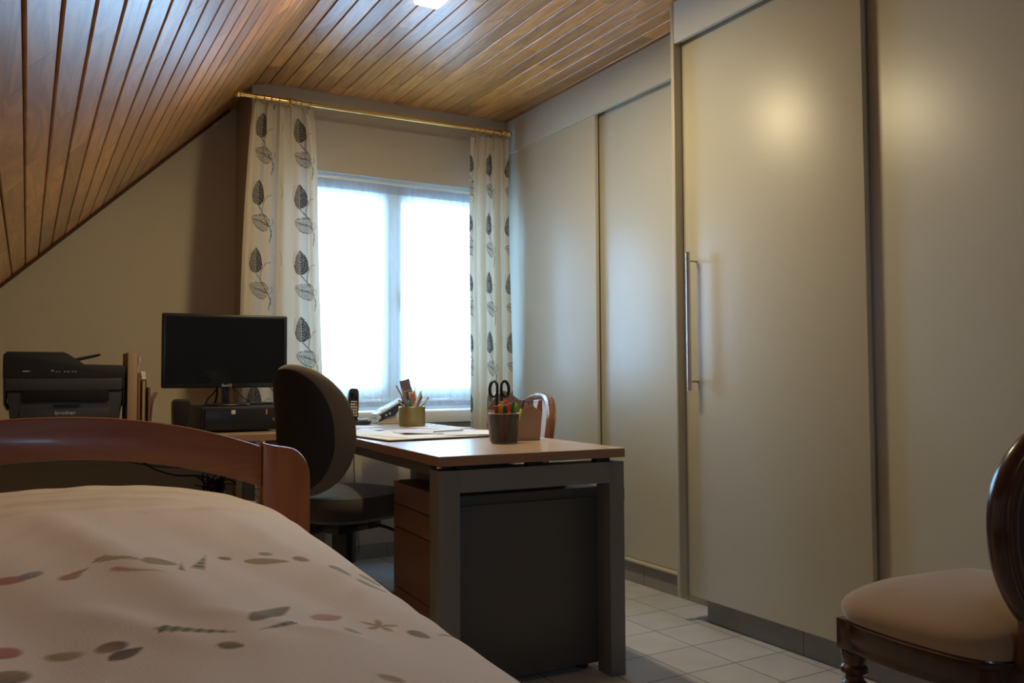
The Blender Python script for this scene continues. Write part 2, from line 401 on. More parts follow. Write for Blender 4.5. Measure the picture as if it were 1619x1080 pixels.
# window
win = bpy.data.objects.new('window_1', None); link(win); win['kind'] = 'structure'; win.location = (1.755, 4.45, .772)
def wb(name, m, boxes, bev=.004, parent=win, base=(1.755, 4.45, .772)):
    bm = new()
    for b in boxes: box(bm, b[0]-base[0], b[1]-base[0], b[2]-base[1], b[3]-base[1], b[4]-base[2], b[5]-base[2], bev)
    return mesh_obj(name, bm, m, parent)
wb('window_frame', M_white, [(WX0, WX0+.05, 4.45, 4.52, WZ0, WZ1), (WX1-.05, WX1, 4.45, 4.52, WZ0, WZ1), (WX0+.05, WX1-.05, 4.45, 4.52, WZ0, WZ0+.06), (WX0+.05, WX1-.05, 4.45, 4.52, WZ1-.045, WZ1)])
def sash(x0, x1):
    s_ = wb('sash', M_white, [(x0, x0+.065, 4.44, 4.50, WZ0+.062, WZ1-.047), (x1-.065, x1, 4.44, 4.50, WZ0+.062, WZ1-.047), (x0+.066, x1-.066, 4.44, 4.50, WZ0+.062, WZ0+.130), (x0+.066, x1-.066, 4.44, 4.50, WZ1-.098, WZ1-.047)])
    bm = new(); box(bm, x0+.06-1.755, x1-.06-1.755, .018, .022, .125, WZ1-.09-.772); mesh_obj('pane', bm, M_pane, s_)
    return s_
sash(WX0+.052, 1.752); rs = sash(1.758, WX1-.052)
bm = new(); box(bm, .02, .05, -.022, -.010, .60, .70, .004); tube(bm, [(.035, -.02, .66), (.035, -.05, .66), (.035, -.055, .65), (.035, -.055, .56)], .008, 8)
mesh_obj('window_handle', bm, M_white, rs)
bm = new(); box(bm, WX0-.03-1.755, WX1+.012-1.755, 4.30-4.45, -.001, -.066, -.001, .008); mesh_obj('window_sill', bm, M_white, win)

# ------------------------------------------------------------------ wardrobes
G_W = 'built in wardrobes along the right wall'
wf = thing('sliding_wardrobe', 'greige built-in sliding wardrobe in the corner beside the window, set further back', 'wardrobe', (2.45, 3.45, 0))
def wpart(name, parent, m, x0, x1, y0, y1, z0, z1, bev=.0015, off=(2.45, 3.45)):
    bm = new(); box(bm, x0-off[0], x1-off[0], y0-off[1], y1-off[1], z0, z1, bev); return mesh_obj(name, bm, m, parent)
wpart('fascia', wf, M_lam, 2.427, 2.447, 2.609, 4.325, 2.259, 2.455)
wpart('door', wf, M_lam, 2.437, 2.457, 3.425, 4.322, .110, 2.30)
wpart('door', wf, M_lam, 2.468, 2.488, 2.609, 3.47, .110, 2.30)
wpart('bottom_board', wf, M_lam_in, 2.440, 2.72, 2.609, 4.322, .099, .108)
wpart('top_track', wf, M_lam_in, 2.449, 2.74, 2.609, 4.322, 2.302, 2.32)
wn = thing('sliding_wardrobe', 'greige built-in sliding wardrobe nearer the camera with long steel bar handle', 'wardrobe', (2.30, 1.0, 0))
O2 = (2.30, 1.0)
wpart('side_panel', wn, M_lam_in, 2.23, 2.74, 2.587, 2.606, .091, 2.455, off=O2)
wpart('fascia', wn, M_lam, 2.23, 2.25, YN+.002, 2.585, 2.286, 2.455, off=O2)
wpart('bottom_board', wn, M_lam_in, 2.29, 2.72, YN+.002, 2.585, .091, .099, off=O2)
dC = wpart('door', wn, M_lam, 2.268, 2.292, 1.742, 2.584, .101, 2.33, off=O2)
wpart('door', wn, M_lam, 2.302, 2.322, .55, 1.80, .101, 2.33, off=O2)
wpart('door', wn, M_lam, 2.268, 2.292, YN+.004, .57, .101, 2.33, off=O2)
bm = new()
hx, hy = 2.223-2.30, 2.512-1.0
tube(bm, [(hx, hy, .898), (hx, hy, 1.436)], .0085, 16)
for z in (.934, 1.403): tube(bm, [(hx, hy, z), (2.268-2.30, hy, z)], .005, 10)
mesh_obj('door_handle', bm, M_steel, dC)

# ------------------------------------------------------------------ ceiling lamp
t = thing('ceiling_lamp', 'lit rectangular white ceiling light on the wooden ceiling', 'ceiling light', (1.355, 2.82, 2.457))
bm = new(); box(bm, -.055, .055, -.235, .235, -.010, -.0005, .002); mesh_obj('lamp_base', bm, M_white, t)
bm = new(); box(bm, -.052, .052, -.232, .232, -.030, -.0105, .006); mesh_obj('diffuser', bm, M_lamp, t)

# ------------------------------------------------------------------ curtain rod
t = thing('curtain_rod', 'brass curtain rod with ball finials above the window', 'curtain rod', (1.6, 4.17, 2.333))
ra, rb = Vector((-.715, 0, -.004)), Vector((.745, 0, .010))
bm = new(); tube(bm, [ra, rb], .0115, 16); mesh_obj('rod', bm, M_brass, t)
for p, sg in ((ra, -1), (rb, 1)):
    bm = new(); ball(bm, p+Vector((sg*.024, 0, 0)), .019); tube(bm, [p+Vector((sg*-.004, 0, 0)), p+Vector((sg*.010, 0, 0))], .0145, 14); mesh_obj('finial', bm, M_brass, t)
for x in (1.118-1.6, 2.325-1.6):
    z = ra.z+(rb.z-ra.z)*(x-ra.x)/(rb.x-ra.x)
    bm = new(); tube(bm, [(x, .002, z-.014), (x, .156, z-.014)], .006, 10); ball(bm, (x, -.017, z-.002), .014); tube(bm, [(x, .150, z-.014), (x, .156, z-.014)], .022, 16)
    mesh_obj('bracket', bm, M_brass, t)

# ------------------------------------------------------------------ curtains
def raster_motif():
    """repeat of the printed cloth: 0 = plain, 1 = black ink. Tile is .30 m wide, .335 m tall, 1.25 mm cells"""
    Wt, Ht, c = .30, .335, .00125
    nx, ny = int(Wt/c), int(Ht/c)
    X, Y = np.meshgrid((np.arange(nx)+.5)*c, (np.arange(ny)+.5)*c)
    ink = np.zeros((ny, nx))
    def wrap(dx, w): return (dx+w/2) % w - w/2
    def line(pts, wid, val=1):
        nonlocal ink
        for (x0, y0), (x1, y1) in zip(pts, pts[1:]):
            dx = wrap(X-x0, Wt); dy = wrap(Y-y0, Ht); ex, ey = x1-x0, y1-y0; L2 = ex*ex+ey*ey+1e-9
            tt = np.clip((dx*ex+dy*ey)/L2, 0, 1); d_ = np.hypot(dx-ex*tt, dy-ey*tt)
            ink = np.maximum(ink, val*np.clip(1.5-d_/wid, 0, 1))
    def curve(p, wid, val=1): line([(v.x, v.y) for v in spline([(a, b, 0) for a, b in p], 8)], wid, val)
    def leaf(cx, cy, L_, Wd, ang, dark):
        nonlocal ink
        ca, sa = math.cos(ang), math.sin(ang)
        dx = wrap(X-cx, Wt); dy = wrap(Y-cy, Ht)
        a = dx*ca+dy*sa; b = -dx*sa+dy*ca; tt = a/L_+.5
        tc_ = np.clip(tt, 0, 1); w = Wd*np.maximum(tc_, 0)**.42*(1-tc_)**.85*1.72
        inside = (tt > 0) & (tt < 1) & (np.abs(b) < w)
        q = np.abs(b)/(w+1e-6)
        if dark:
            veins = np.sin((tt*1.0-np.abs(b)*7)*2*PI*9)
            v_ = 1-.55*(veins > .62)*(q > .15)-.14*(b > 0)
            v_ = np.where(q < .05, .35, v_); v_ = np.where(q > .88, 1, v_)
            ink = np.where(inside, np.maximum(ink, v_), ink)
        else:
            veins = np.sin((tt*1.0-np.abs(b)*6)*2*PI*11)
            v_ = .14+.7*(veins > .5); v_ = np.where(q < .07, .9, v_); v_ = np.where(q > .90, .85, v_)
            ink = np.where(inside, np.maximum(ink, v_), ink)
    # cloth coords: x right, y up
    leaf(.085, .250, .124, .052, PI/2, True)
    leaf(.105, .105, .130, .054, 2.85, False)
    curve([(.085, .188), (.115, .150), (.155, .100), (.178, .055), (.170, .005)], .0019)
    curve([(.085, .188), (.055, .205), (.035, .245), (.045, .300)], .0016, .85)
    curve([(.115, .150), (.120, .190), (.150, .230), (.175, .240)], .0016, .85)
    curve([(.155, .100), (.135, .125), (.12, .135)], .0015, .7)
    curve([(.165, .082), (.185, .095), (.180, .120)], .0015, .7)
    curve([(.240, .300), (.255, .260), (.250, .225)], .0015, .6)
    curve([(.118, .188), (.128, .215), (.120, .235)], .003, .6)
    return ink, c
INK, CELL = raster_motif()
M_curt = attr_mat('printed_curtain_cloth', (.62, .55, .43), 'print', .75, transl=.22, bump=(700, .1), sheen=.2)
def curtain(name, label, x_top, x_bot, ztop, zbot, ycen, cloth_w, folds, seed, uoff, voff, ang=0, amp0=.018, amp1=.030):
    rng = random.Random(seed); step = .0033
    nu = int(cloth_w/step); nv = int((ztop-zbot)/.004)
    U = np.linspace(0, 1, nu); V = np.linspace(0, 1, nv)
    u, v = np.meshgrid(U, V)
    ph = rng.uniform(0, 6)
    xt = x_top[0]+(x_top[1]-x_top[0])*u; xb = x_bot[0]+(x_bot[1]-x_bot[0])*u
    vv = 1-(1-v)**1.0
    x = xt+(xb-xt)*np.sqrt(v)
    warp = u+.020*np.sin(2*PI*(1.7*u+ph))+.012*np.sin(2*PI*(2.9*u+.6*v+ph))
    wave = np.sin(2*PI*folds*warp)
    broad = np.sin(2*PI*(folds*.45)*warp+1.3+v*.8)
    tight = np.exp(-v*14)
    amp = amp0+(amp1-amp0)*v
    yv = ycen-(amp*wave*(.45+.35*tight)+amp*.7*broad*(1-tight)) + .004*np.sin(2*PI*folds*3*u+ph)*tight
    x = x + .006*np.cos(2*PI*folds*warp)*(.4+tight) + .004*np.sin(9*v+ph)
    z = ztop+(zbot-ztop)*v
    z = z + tight*.006*np.cos(4*PI*folds*warp)
    me = bpy.data.meshes.new(name)
    co = np.stack([x, yv, z], -1).reshape(-1, 3)
    co[:, 0] -= (x_top[0]+x_top[1])/2; co[:, 1] -= ycen; co[:, 2] -= zbot
    idx = np.arange(nu*nv).reshape(nv, nu)
    quads = np.stack([idx[:-1, :-1], idx[1:, :-1], idx[1:, 1:], idx[:-1, 1:]], -1).reshape(-1, 4)
    me.vertices.add(len(co)); me.vertices.foreach_set('co', co.ravel())
    me.loops.add(quads.size); me.loops.foreach_set('vertex_index', quads.ravel())
    me.polygons.add(len(quads)); me.polygons.foreach_set('loop_start', np.arange(0, quads.size, 4)); me.polygons.foreach_set('loop_total', np.full(len(quads), 4))
    me.update(); me.polygons.foreach_set('use_smooth', [True]*len(me.polygons))
    cu = (u*cloth_w+uoff); cv = (z+voff)
    iu = (cu/CELL).astype(int) % INK.shape[1]; iv = (cv/CELL).astype(int) % INK.shape[0]
    ink = INK[iv, iu].reshape(-1)
    base = np.array([.64, .565, .44]); dark = np.array([.018, .016, .018])
    col = base*(1-ink[:, None])+dark*ink[:, None]
    ca = me.color_attributes.new('print', 'FLOAT_COLOR', 'POINT')
    ca.data.foreach_set('color', np.concatenate([col, np.ones((len(col), 1))], 1).astype(np.float32).ravel())
    me.materials.append(M_curt)
    t = thing(name, label, 'curtain', ((x_top[0]+x_top[1])/2, ycen, zbot), group='printed curtains at the window')
    o = bpy.data.objects.new('drape', me); link(o, t)
    # rings
    for q in np.linspace(.04, .96, 8):
        xr = x_top[0]+(x_top[1]-x_top[0])*q; zr = 2.333+ra.z+(rb.z-ra.z)*(xr-1.6-ra.x)/(rb.x-ra.x)
        cx, cz = xr-(x_top[0]+x_top[1])/2, zr-zbot-.004
        bm = new(); a0 = rng.uniform(-.35, .35)
        tube(bm, [(cx+.0175*math.sin(a0)*math.cos(a), 4.17-ycen+.0175*math.cos(a), cz+.0175*math.sin(a)) for a in np.linspace(0, 2*PI, 20, endpoint=False)], .0017, 6, closed=True)
        mesh_obj('curtain_ring', bm, M_brass, t)
    return t
curtain('curtain', 'cream curtain with black leaf print left of the window, behind the monitor', (.938, 1.225), (.862, 1.315), 2.318, .02, 4.20, .52, 5, 3, -.015, .055)
curtain('curtain', 'narrow cream leaf-print curtain right of the window beside the wardrobe', (2.142, 2.378), (2.118, 2.40), 2.325, .02, 4.20, .58, 6, 11, .10, .10)

# sheer
def sheet_obj(name, x0, x1, z0, z1, y, m, parent, folds, amp, base, n=260, nz=30, seed=1):
    bm = new(); rng = random.Random(seed); ph = [rng.uniform(0, 6) for _ in range(4)]
    vs = []
    for j in range(nz+1):
        v = j/nz; row = []
        for i in range(n+1):
            u = i/n
            yy = y+amp*(math.sin(2*PI*folds*u+ph[0]+.7*math.sin(5*u+ph[1]))+.6*math.sin(2*PI*folds*.37*u+ph[2]+.5*v)+.3*math.sin(2*PI*folds*2.3*u+ph[3]))*(.4+.6*(1-v))
            row.append(bm.verts.new((x0+(x1-x0)*u-base[0], yy-base[1], z0+(z1-z0)*v-base[2])))
        vs.append(row)
    for j in range(nz):
        for i in range(n): bm.faces.new((vs[j][i], vs[j][i+1], vs[j+1][i+1], vs[j+1][i]))
    return mesh_obj(name, bm, m, parent, smooth=180)
SB = (1.72, 4.375, .795)
t = thing('sheer_curtain', 'sheer white pleated voile hanging inside the window recess', 'curtain', SB)
sheet_obj('voile', WX0+.01, WX1-.01, .824, 1.968, 4.375, M_sheer, t, 34, .007, SB)
sheet_obj('heading_tape', WX0+.01, WX1-.01, 1.969, 2.018, 4.375, M_sheertop, t, 34, .003, SB, nz=3)
sheet_obj('hem', WX0+.01, WX1-.01, .797, .8235, 4.375, M_sheertop, t, 34, .007, SB, nz=3)
bm = new(); box(bm, WX0+.005-SB[0], WX1-.005-SB[0], -.006, .006, 2.018-SB[2], 2.032-SB[2], .002); mesh_obj('curtain_track', bm, M_white, t)
# a fuller gather of voile at the meeting of the casements
sheet_obj('gathered_fold', 1.69, 1.80, .826, 1.968, 4.395, M_sheer, t, 5, .010, SB, n=60, seed=5)

# ------------------------------------------------------------------ bed
BX = .05
t = thing('bed', 'reddish cherry wood bed with arched open end board', 'bed', (BX, 2.2, 0))
def arch_z(x):           # top of the rail
    return .866-.087*(abs(x-BX)/.472)**2.1 if abs(x-BX) < .472 else .779
def rail(name, zt, h, zlow=None):
    bm = new(); n = 48; xs = [BX-.470+.940*i/n for i in range(n+1)]
    top = [(x-BX, zt(x)) for x in xs]; bot = [(x-BX, zt(x)-h(x)) for x in xs][::-1]
    prism(bm, top+bot, 'Y', -.016, .016, bev=.005); return mesh_obj(name, bm, M_bedwood, t)
rail('top_rail', arch_z, lambda x: .098+.004*(abs(x-BX)/.47)**2)
rail('lower_rail', lambda x: .690-.052*(abs(x-BX)/.472)**2.1, lambda x: .22)
def post(sg):
    bm = new()
    pts = [(.4715, 0), (.4715, .782)] + [(.4715+.02*i, .780-.0006*(i*20)**1.15*.09) for i in range(1, 3)]
    cx, cz, R_ = .530, .690, .063
    pts = [(.4715, 0), (.4715, .790), (.500, .782)] + [(cx+R_*math.cos(a), cz+.086*math.sin(a)) for a in np.linspace(PI*.44, 0, 14)] + [(.593, 0)]
    prism(bm, [(sg*p[0], p[1]) for p in pts], 'Y', -.02, .02, bev=.006)
    return mesh_obj('post', bm, M_bedpost, t)
post(1); post(-1)
for sg in (1, -1):
    bm = new(); x = sg*.512; box(bm, min(x, x+sg*.022), max(x, x+sg*.025), -2.0, -.021, .22, .38, .004); mesh_obj('side_rail', bm, M_bedwood, t)
    bm = new(); box(bm, min(sg*.53, sg*.59), max(sg*.53, sg*.59), -2.06, -2.0, 0, .55, .005); mesh_obj('leg', bm, M_bedpost, t)
bm = new()
for i in range(13): box(bm, -.54, .54, -1.97+i*.15, -1.90+i*.15, .30, .32)
mesh_obj('slats', bm, M_bedwood, t)
bm = new(); box(bm, -.50, .50, -1.98, -.035, .325, .45, .04, 4); mo = mesh_obj('mattress', bm, M_matt); mo.location = (BX, 2.2, 0)
tag(mo, 'pale mattress lying on the bed under the duvet', 'mattress')

# duvet
def duvet_z(X, Y):
    s_ = np.clip(np.abs(X-BX)/.54, 0, 1)
    z = .54+.185*(1-s_**2.4)**.5+.05*(Y-2.0)
    side = np.clip((np.abs(X-BX)-.42)/.12, 0, 1)
    e = np.clip((Y-1.99)/.16, 0, 1); z = z-.15*e**2.4
    z = z+.003*np.sin(7*X+3.1*Y+.5)*np.sin(4.2*Y-2*X)*(1-e)
    # folds and creases of the loosely filled cotton
    def ridge(x0, y0, x1, y1, wd, hgt):
        dx, dy = x1-x0, y1-y0; L2 = dx*dx+dy*dy; t_ = np.clip(((X-x0)*dx+(Y-y0)*dy)/L2, 0, 1)
        d_ = np.hypot(X-x0-dx*t_, Y-y0-dy*t_); return hgt*np.exp(-(d_/wd)**2)*np.sin(PI*np.clip(t_*.9+.05, 0, 1))**.5
    for a_ in ((.02, 1.75, .22, .95, .045, .013), (.20, 1.60, .40, .92, .05, -.008), (.34, 1.72, .46, 1.05, .04, .007), (-.12, 1.5, .06, .85, .05, -.010), (.06, 1.12, .17, .93, .025, .005), (.17, 1.05, .36, .95, .02, .003),
               (-.2, 1.86, .30, 1.83, .018, .006), (.05, 1.90, .42, 1.92, .014, .005), (-.2, 1.74, .25, 1.78, .022, -.006), (.20, 1.70, .45, 1.80, .016, .005), (.36, 1.2, .50, 1.45, .02, .004), (.30, 1.02, .44, 1.22, .014, .0035), (-.1, 1.95, .25, 1.94, .012, .004)):
        z = z+ridge(*a_)
    z = z+.0012*np.sin(60*X-34*Y+3*np.sin(7*Y+2*X))*np.sin(9*X+5*Y)
    return z
SHELLS = [
    (-0.0156, 1.3049, 0.0533, 0.0311, -0.711, 'ell', (0.45, 0.14, 0.04), (0.58, 0.17, 0.13)),
    (0.0086, 1.3071, 0.0299, 0.0359, -0.321, 'ell', (0.25, 0.2, 0.2), (0.35, 0.32, 0.34)),
    (0.0538, 1.2709, 0.027, 0.0324, -0.22, 'ell', (0.45, 0.14, 0.04), (0.44, 0.25, 0.08)),
    (0.0699, 1.2939, 0.0286, 0.0185, 0.829, 'cone', (0.45, 0.14, 0.04), (0.44, 0.25, 0.08)),
    (0.1315, 1.2354, 0.0894, 0.0169, -0.792, 'spiral', (0.58, 0.17, 0.13), (0.62, 0.35, 0.3)),
    (0.1154, 1.3055, 0.08, 0.03, -0.799, 'spiral', (0.5, 0.4, 0.2), (0.33, 0.26, 0.06)),
    (0.1657, 1.284, 0.0552, 0.0426, 0.883, 'ell', (0.33, 0.26, 0.06), (0.44, 0.25, 0.08)),
    (0.1921, 1.2703, 0.0822, 0.0084, 1.432, 'cone', (0.16, 0.075, 0.025), (0.44, 0.25, 0.08)),
    (0.2283, 1.3226, 0.1309, 0.0193, 1.315, 'cone', (0.07, 0.04, 0.02), (0.5, 0.4, 0.2)),
    (0.2704, 1.3716, 0.0202, 0.0242, 0.404, 'ell', (0.16, 0.075, 0.025), (0.44, 0.25, 0.08)),
    (0.3282, 1.3458, 0.0681, 0.0373, -0.155, 'leaf', (0.33, 0.26, 0.06), (0.44, 0.25, 0.08)),
    (0.3381, 1.3919, 0.0237, 0.0247, -0.079, 'ell', (0.25, 0.2, 0.2), (0.5, 0.4, 0.2)),
    (0.3853, 1.3561, 0.0277, 0.0282, -0.14, 'ell', (0.25, 0.2, 0.2), (0.58, 0.17, 0.13)),
    (0.4358, 1.3096, 0.0512, 0.0318, 0.639, 'leaf', (0.5, 0.4, 0.2), (0.25, 0.2, 0.2)),
    (0.5079, 1.3694, 0.0485, 0.036, 0.421, 'leaf', (0.33, 0.26, 0.06), (0.5, 0.4, 0.2)),
    (0.481, 1.2955, 0.044, 0.0528, 0.474, 'ell', (0.5, 0.4, 0.2), (0.33, 0.26, 0.06)),
    (0.6472, 1.6112, 0.0238, 0.0068, -1.517, 'ell', (0.25, 0.2, 0.2), (0.5, 0.4, 0.2)),
    (0.2581, 1.0341, 0.1079, 0.0268, 0.898, 'leaf', (0.16, 0.075, 0.025), (0.33, 0.26, 0.06)),
    (0.2516, 0.9814, 0.0621, 0.012, -2.523, 'cone', (0.25, 0.2, 0.2), (0.07, 0.04, 0.02)),
    (0.3296, 1.0425, 0.0631, 0.0273, 0.672, 'leaf', (0.58, 0.17, 0.13), (0.62, 0.38, 0.3)),
    (0.3429, 0.9844, 0.0231, 0.0277, -0.239, 'leaf', (0.33, 0.26, 0.06), (0.5, 0.4, 0.2)),
    (0.3938, 1.0321, 0.0498, 0.0563, -1.159, 'star', (0.44, 0.25, 0.08), (0.5, 0.4, 0.2)),
    (0.4357, 1.004, 0.0304, 0.0302, -0.989, 'ell', (0.16, 0.075, 0.025), (0.33, 0.26, 0.06)),
    (0.56, 1.1267, 0.2856, 0.0095, 0.879, 'leaf', (0.58, 0.17, 0.13), (0.5, 0.4, 0.2)),
    (0.1646, 0.9823, 0.0892, 0.0244, -0.471, 'spiral', (0.33, 0.26, 0.06), (0.07, 0.04, 0.02)),
    (0.1904, 0.9287, 0.0294, 0.0206, -0.378, 'leaf', (0.07, 0.04, 0.02), (0.44, 0.25, 0.08)),
    (0.081, 0.9796, 0.0324, 0.0294, -0.397, 'ell', (0.44, 0.25, 0.08), (0.07, 0.04, 0.02)),
    (0.0924, 0.9547, 0.0374, 0.0252, 0.504, 'leaf', (0.16, 0.075, 0.025), (0.07, 0.04, 0.02)),
    (0.0377, 0.9919, 0.043, 0.0218, -0.662, 'ell', (0.33, 0.26, 0.06), (0.5, 0.4, 0.2)),
    (-0.0178, 1.0258, 0.0373, 0.0448, 0.42, 'ell', (0.4, 0.08, 0.07), (0.58, 0.17, 0.13)),
    (-0.0112, 0.946, 0.0469, 0.0369, 0.87, 'ell', (0.16, 0.075, 0.025), (0.44, 0.25, 0.08)),
    (0.3274, 0.8252, 0.0313, 0.0188, -0.836, 'ell', (0.5, 0.4, 0.2), (0.44, 0.25, 0.08))]
M_duvet = attr_mat('shell_print_cotton', (.6, .55, .52), 'print', .85, bump=(260, .22), sheen=.2)
def duvet():
    nx, ny = 460, 820
    xs = np.sin(np.linspace(-PI/2, PI/2, nx))*.54+BX; ys = np.linspace(.12, 2.155, ny)
    X, Y = np.meshgrid(xs, ys); Z = duvet_z(X, Y)
    co = np.stack([X-BX, Y-1.2, Z-.5], -1).reshape(-1, 3)
    me = bpy.data.meshes.new('duvet')
    # skirt hanging down all round
    idx = np.arange(nx*ny).reshape(ny, nx)
    quads = [np.stack([idx[:-1, :-1], idx[:-1, 1:], idx[1:, 1:], idx[1:, :-1]], -1).reshape(-1, 4)]
    border = list(idx[0, :])+list(idx[1:, -1])+list(idx[-1, -2::-1])+list(idx[-2:0:-1, 0])
    extra = []; base = len(co); rows = 5; nb = len(border)
    for r_ in range(1, rows+1):
        for k_, b_ in enumerate(border):
            p = co[b_]; d_ = .012*math.sin(r_/rows*PI*.9); dr = np.array([np.sign(p[0]) if abs(p[0]) > .535 else 0, np.sign(p[1]) if (abs(p[1]) > .9 and p[1] < 0) else 0, 0])
            wob = .006*math.sin(k_*.11)*r_/rows
            if p[1] > .945: d_ = 0; wob = 0
            zt_ = p[2]+(-.23-p[2])*(r_/rows)
            extra.append([p[0]+dr[0]*(d_*.8+wob), p[1]+dr[1]*(d_+wob), zt_])
    extra = np.array(extra); co2 = np.concatenate([co, extra])
    def row(r_): return np.array(border) if r_ == 0 else base+(r_-1)*nb+np.arange(nb)
    for r_ in range(rows):
        a = row(r_); b = row(r_+1); quads.append(np.stack([a, b, np.roll(b, -1), np.roll(a, -1)], -1))
    quads = np.concatenate(quads)
    me.vertices.add(len(co2)); me.vertices.foreach_set('co', co2.ravel())
    me.loops.add(quads.size); me.loops.foreach_set('vertex_index', quads.ravel())
    me.polygons.add(len(quads)); me.polygons.foreach_set('loop_start', np.arange(0, quads.size, 4)); me.polygons.foreach_set('loop_total', np.full(len(quads), 4))
    me.update(); me.polygons.foreach_set('use_smooth', [True]*len(me.polygons))
    base_c = np.array([.82, .71, .67]); col = np.tile(base_c, (len(co2), 1))
    x = X.ravel(); y = Y.ravel()
    for (sx, sy, L_, Wd, ang, kind, c1, c2) in SHELLS:
        ca, sa = math.cos(ang), math.sin(ang); a = ((x-sx)*ca+(y-sy)*sa)/(L_/2); b = (-(x-sx)*sa+(y-sy)*ca)/(Wd/2)
        if kind == 'spiral': w = np.clip((1-a)/2, 0, 1)**.7*np.clip((a+1)*6, 0, 1)*(.85+.15*np.sin(a*22)); st = .5+.5*np.sin(a*22)
        elif kind == 'cone': w = np.clip((1-a)/2, 0, 1); st = .5+.5*np.sin(a*12)
        elif kind == 'leaf': w = np.sqrt(np.clip(1-a*a, 0, 1))*(.6+.4*np.cos(a*1.4+.6)); st = np.clip(.5+b*.5, 0, 1)
        elif kind == 'star': w = None; th = np.arctan2(b, a); rr_ = np.hypot(a, b); st = rr_; al = np.clip((.62+.38*np.cos(5*th)-rr_)*min(L_, Wd)/2/.005+.3, 0, 1)
        else: w = None; rr_ = np.hypot(a, b); st = np.clip(.5+.4*b+.3*a+.2*np.sin(b*14), 0, 1); al = np.clip((1-rr_)*min(L_, Wd)/2/.004+.4, 0, 1)
        if w is not None: al = np.clip((w-np.abs(b))*Wd/2/.0035+.5, 0, 1)*(np.abs(a) < 1)*(w > 0)
        sel = np.where(al > 0)[0]; al = al[sel][:, None]*.95; st = st[sel][:, None]
        cc = (np.array(c1)[None]*(1-st)+np.array(c2)[None]*st)*.85
        col[sel] = col[sel]*(1-al)+cc*al
    ca_ = me.color_attributes.new('print', 'FLOAT_COLOR', 'POINT')
    ca_.data.foreach_set('color', np.concatenate([col, np.ones((len(col), 1))], 1).astype(np.float32).ravel())
    me.materials.append(M_duvet)
    o = bpy.data.objects.new('duvet', me); link(o); o.location = (BX, 1.2, .5)
    tag(o, 'plump pale pink duvet printed with rows of seashells, on the bed', 'duvet')
duvet()

# ------------------------------------------------------------------ main desk (turned a little clockwise)
DA = math.radians(-3.2); DO = (1.041, 2.253)
desk = thing('desk', 'beech top desk with grey metal end frame and drawers, standing out into the room', 'desk', (DO[0], DO[1], 0), DA)
def dp(name, m, x0, x1, y0, y1, z0, z1, bev=.002, parent=desk):
    bm = new(); box(bm, x0, x1, y0, y1, z0, z1, bev); return mesh_obj(name, bm, m, parent)
DW, DL = .646, 1.885
bm = new(); box(bm, 0, DW, 0, DL, .6935, .723, .0015, 1)
for f in bm.faces:
    if f.normal.z < .5: f.material_index = 1
mesh_obj('desktop', bm, [M_desk, M_deskedge], desk, smooth=20)
def frame_end(y0, y1, xl=0.0, xr=0.0, bar=True):
    l = dp('leg', M_deskgrey, .003+xl, .068+xl, y0, y1, 0, .680, .0008)
    r_ = dp('leg', M_deskgrey, DW-.058-xr, DW-.003-xr, y0, y1, 0, .680, .0008)
    b = dp('cross_bar', M_deskgrey, .0682+xl, DW-.0582-xr, y0, y1, .614, .680, .0003)
frame_end(.004, .082); frame_end(DL-.31, DL-.25, 0, .09)
dp('long_rail', M_deskgrey, .25, .31, .0835, DL-.312, .622, .675)
for x in (.06, .30, .545):
    bm = new(); box(bm, x, x+.05, .012, .045, .6805, .693, .001); mesh_obj('spacer', bm, M_blackm, desk)
dp('side_rail', M_panelgrey, .006, .028, .0835, DL-.02, .662, .693)
# drawer pedestal
ped = dp('pedestal', M_panelgrey, .085, .615, .10, .60, .030, .590, .002)
bm = new(); box(bm, .072, .613, .0905, .0985, .022, .560, .0015); mesh_obj('end_panel', bm, M_panelgrey, ped)
bm = new(); box(bm, .15, .50, .13, .60, .5905, .622, .003); mesh_obj('pencil_tray', bm, M_draw, ped)
for i, (za, zb) in enumerate(((.04, .222), (.226, .430), (.434, .510), (.514, .588))):
    d_ = dp('drawer', M_draw, .066, .084, .102, .598, za, zb, .0015, ped)
# feet on the pedestal
for x in (.12, .56):
    for y in (.14, .56): bm = new(); lathe(bm, [(.022, 0), (.022, .034)], 14, x, y); mesh_obj('caster', bm, M_black, ped)
# dark socket on the right of the frame
bm = new(); box(bm, DW-.002, DW+.004, .012, .035, .555, .595, .001); mesh_obj('socket', bm, M_black, desk)

# second desk along the far wall
d2 = thing('side_desk', 'beech top desk along the far wall carrying printer and monitor', 'desk', (.28, 4.0, 0))
bm = new(); prism(bm, [(-.70, -.40), (.675, -.40), (.675, .150), (.54, .150), (.54, .685), (-.70, .685)], 'Z', .694, .723, bev=.001); bm.normal_update()
for f in bm.faces:
    if f.normal.z < .5: f.material_index = 1
mesh_obj('desktop', bm, [M_desk, M_deskedge], d2, smooth=20)
for x in (-.66, .61):
    for y in (-.36, .08): bm = new(); box(bm, x, x+.05, y, y+.05, 0, .693, .002); mesh_obj('leg', bm, M_deskgrey, d2)
bm = new(); box(bm, -.609, .609, .10, .125, .60, .692, .002); mesh_obj('rear_rail', bm, M_deskgrey, d2)

# ------------------------------------------------------------------ things on the side desk
ZT = .7235
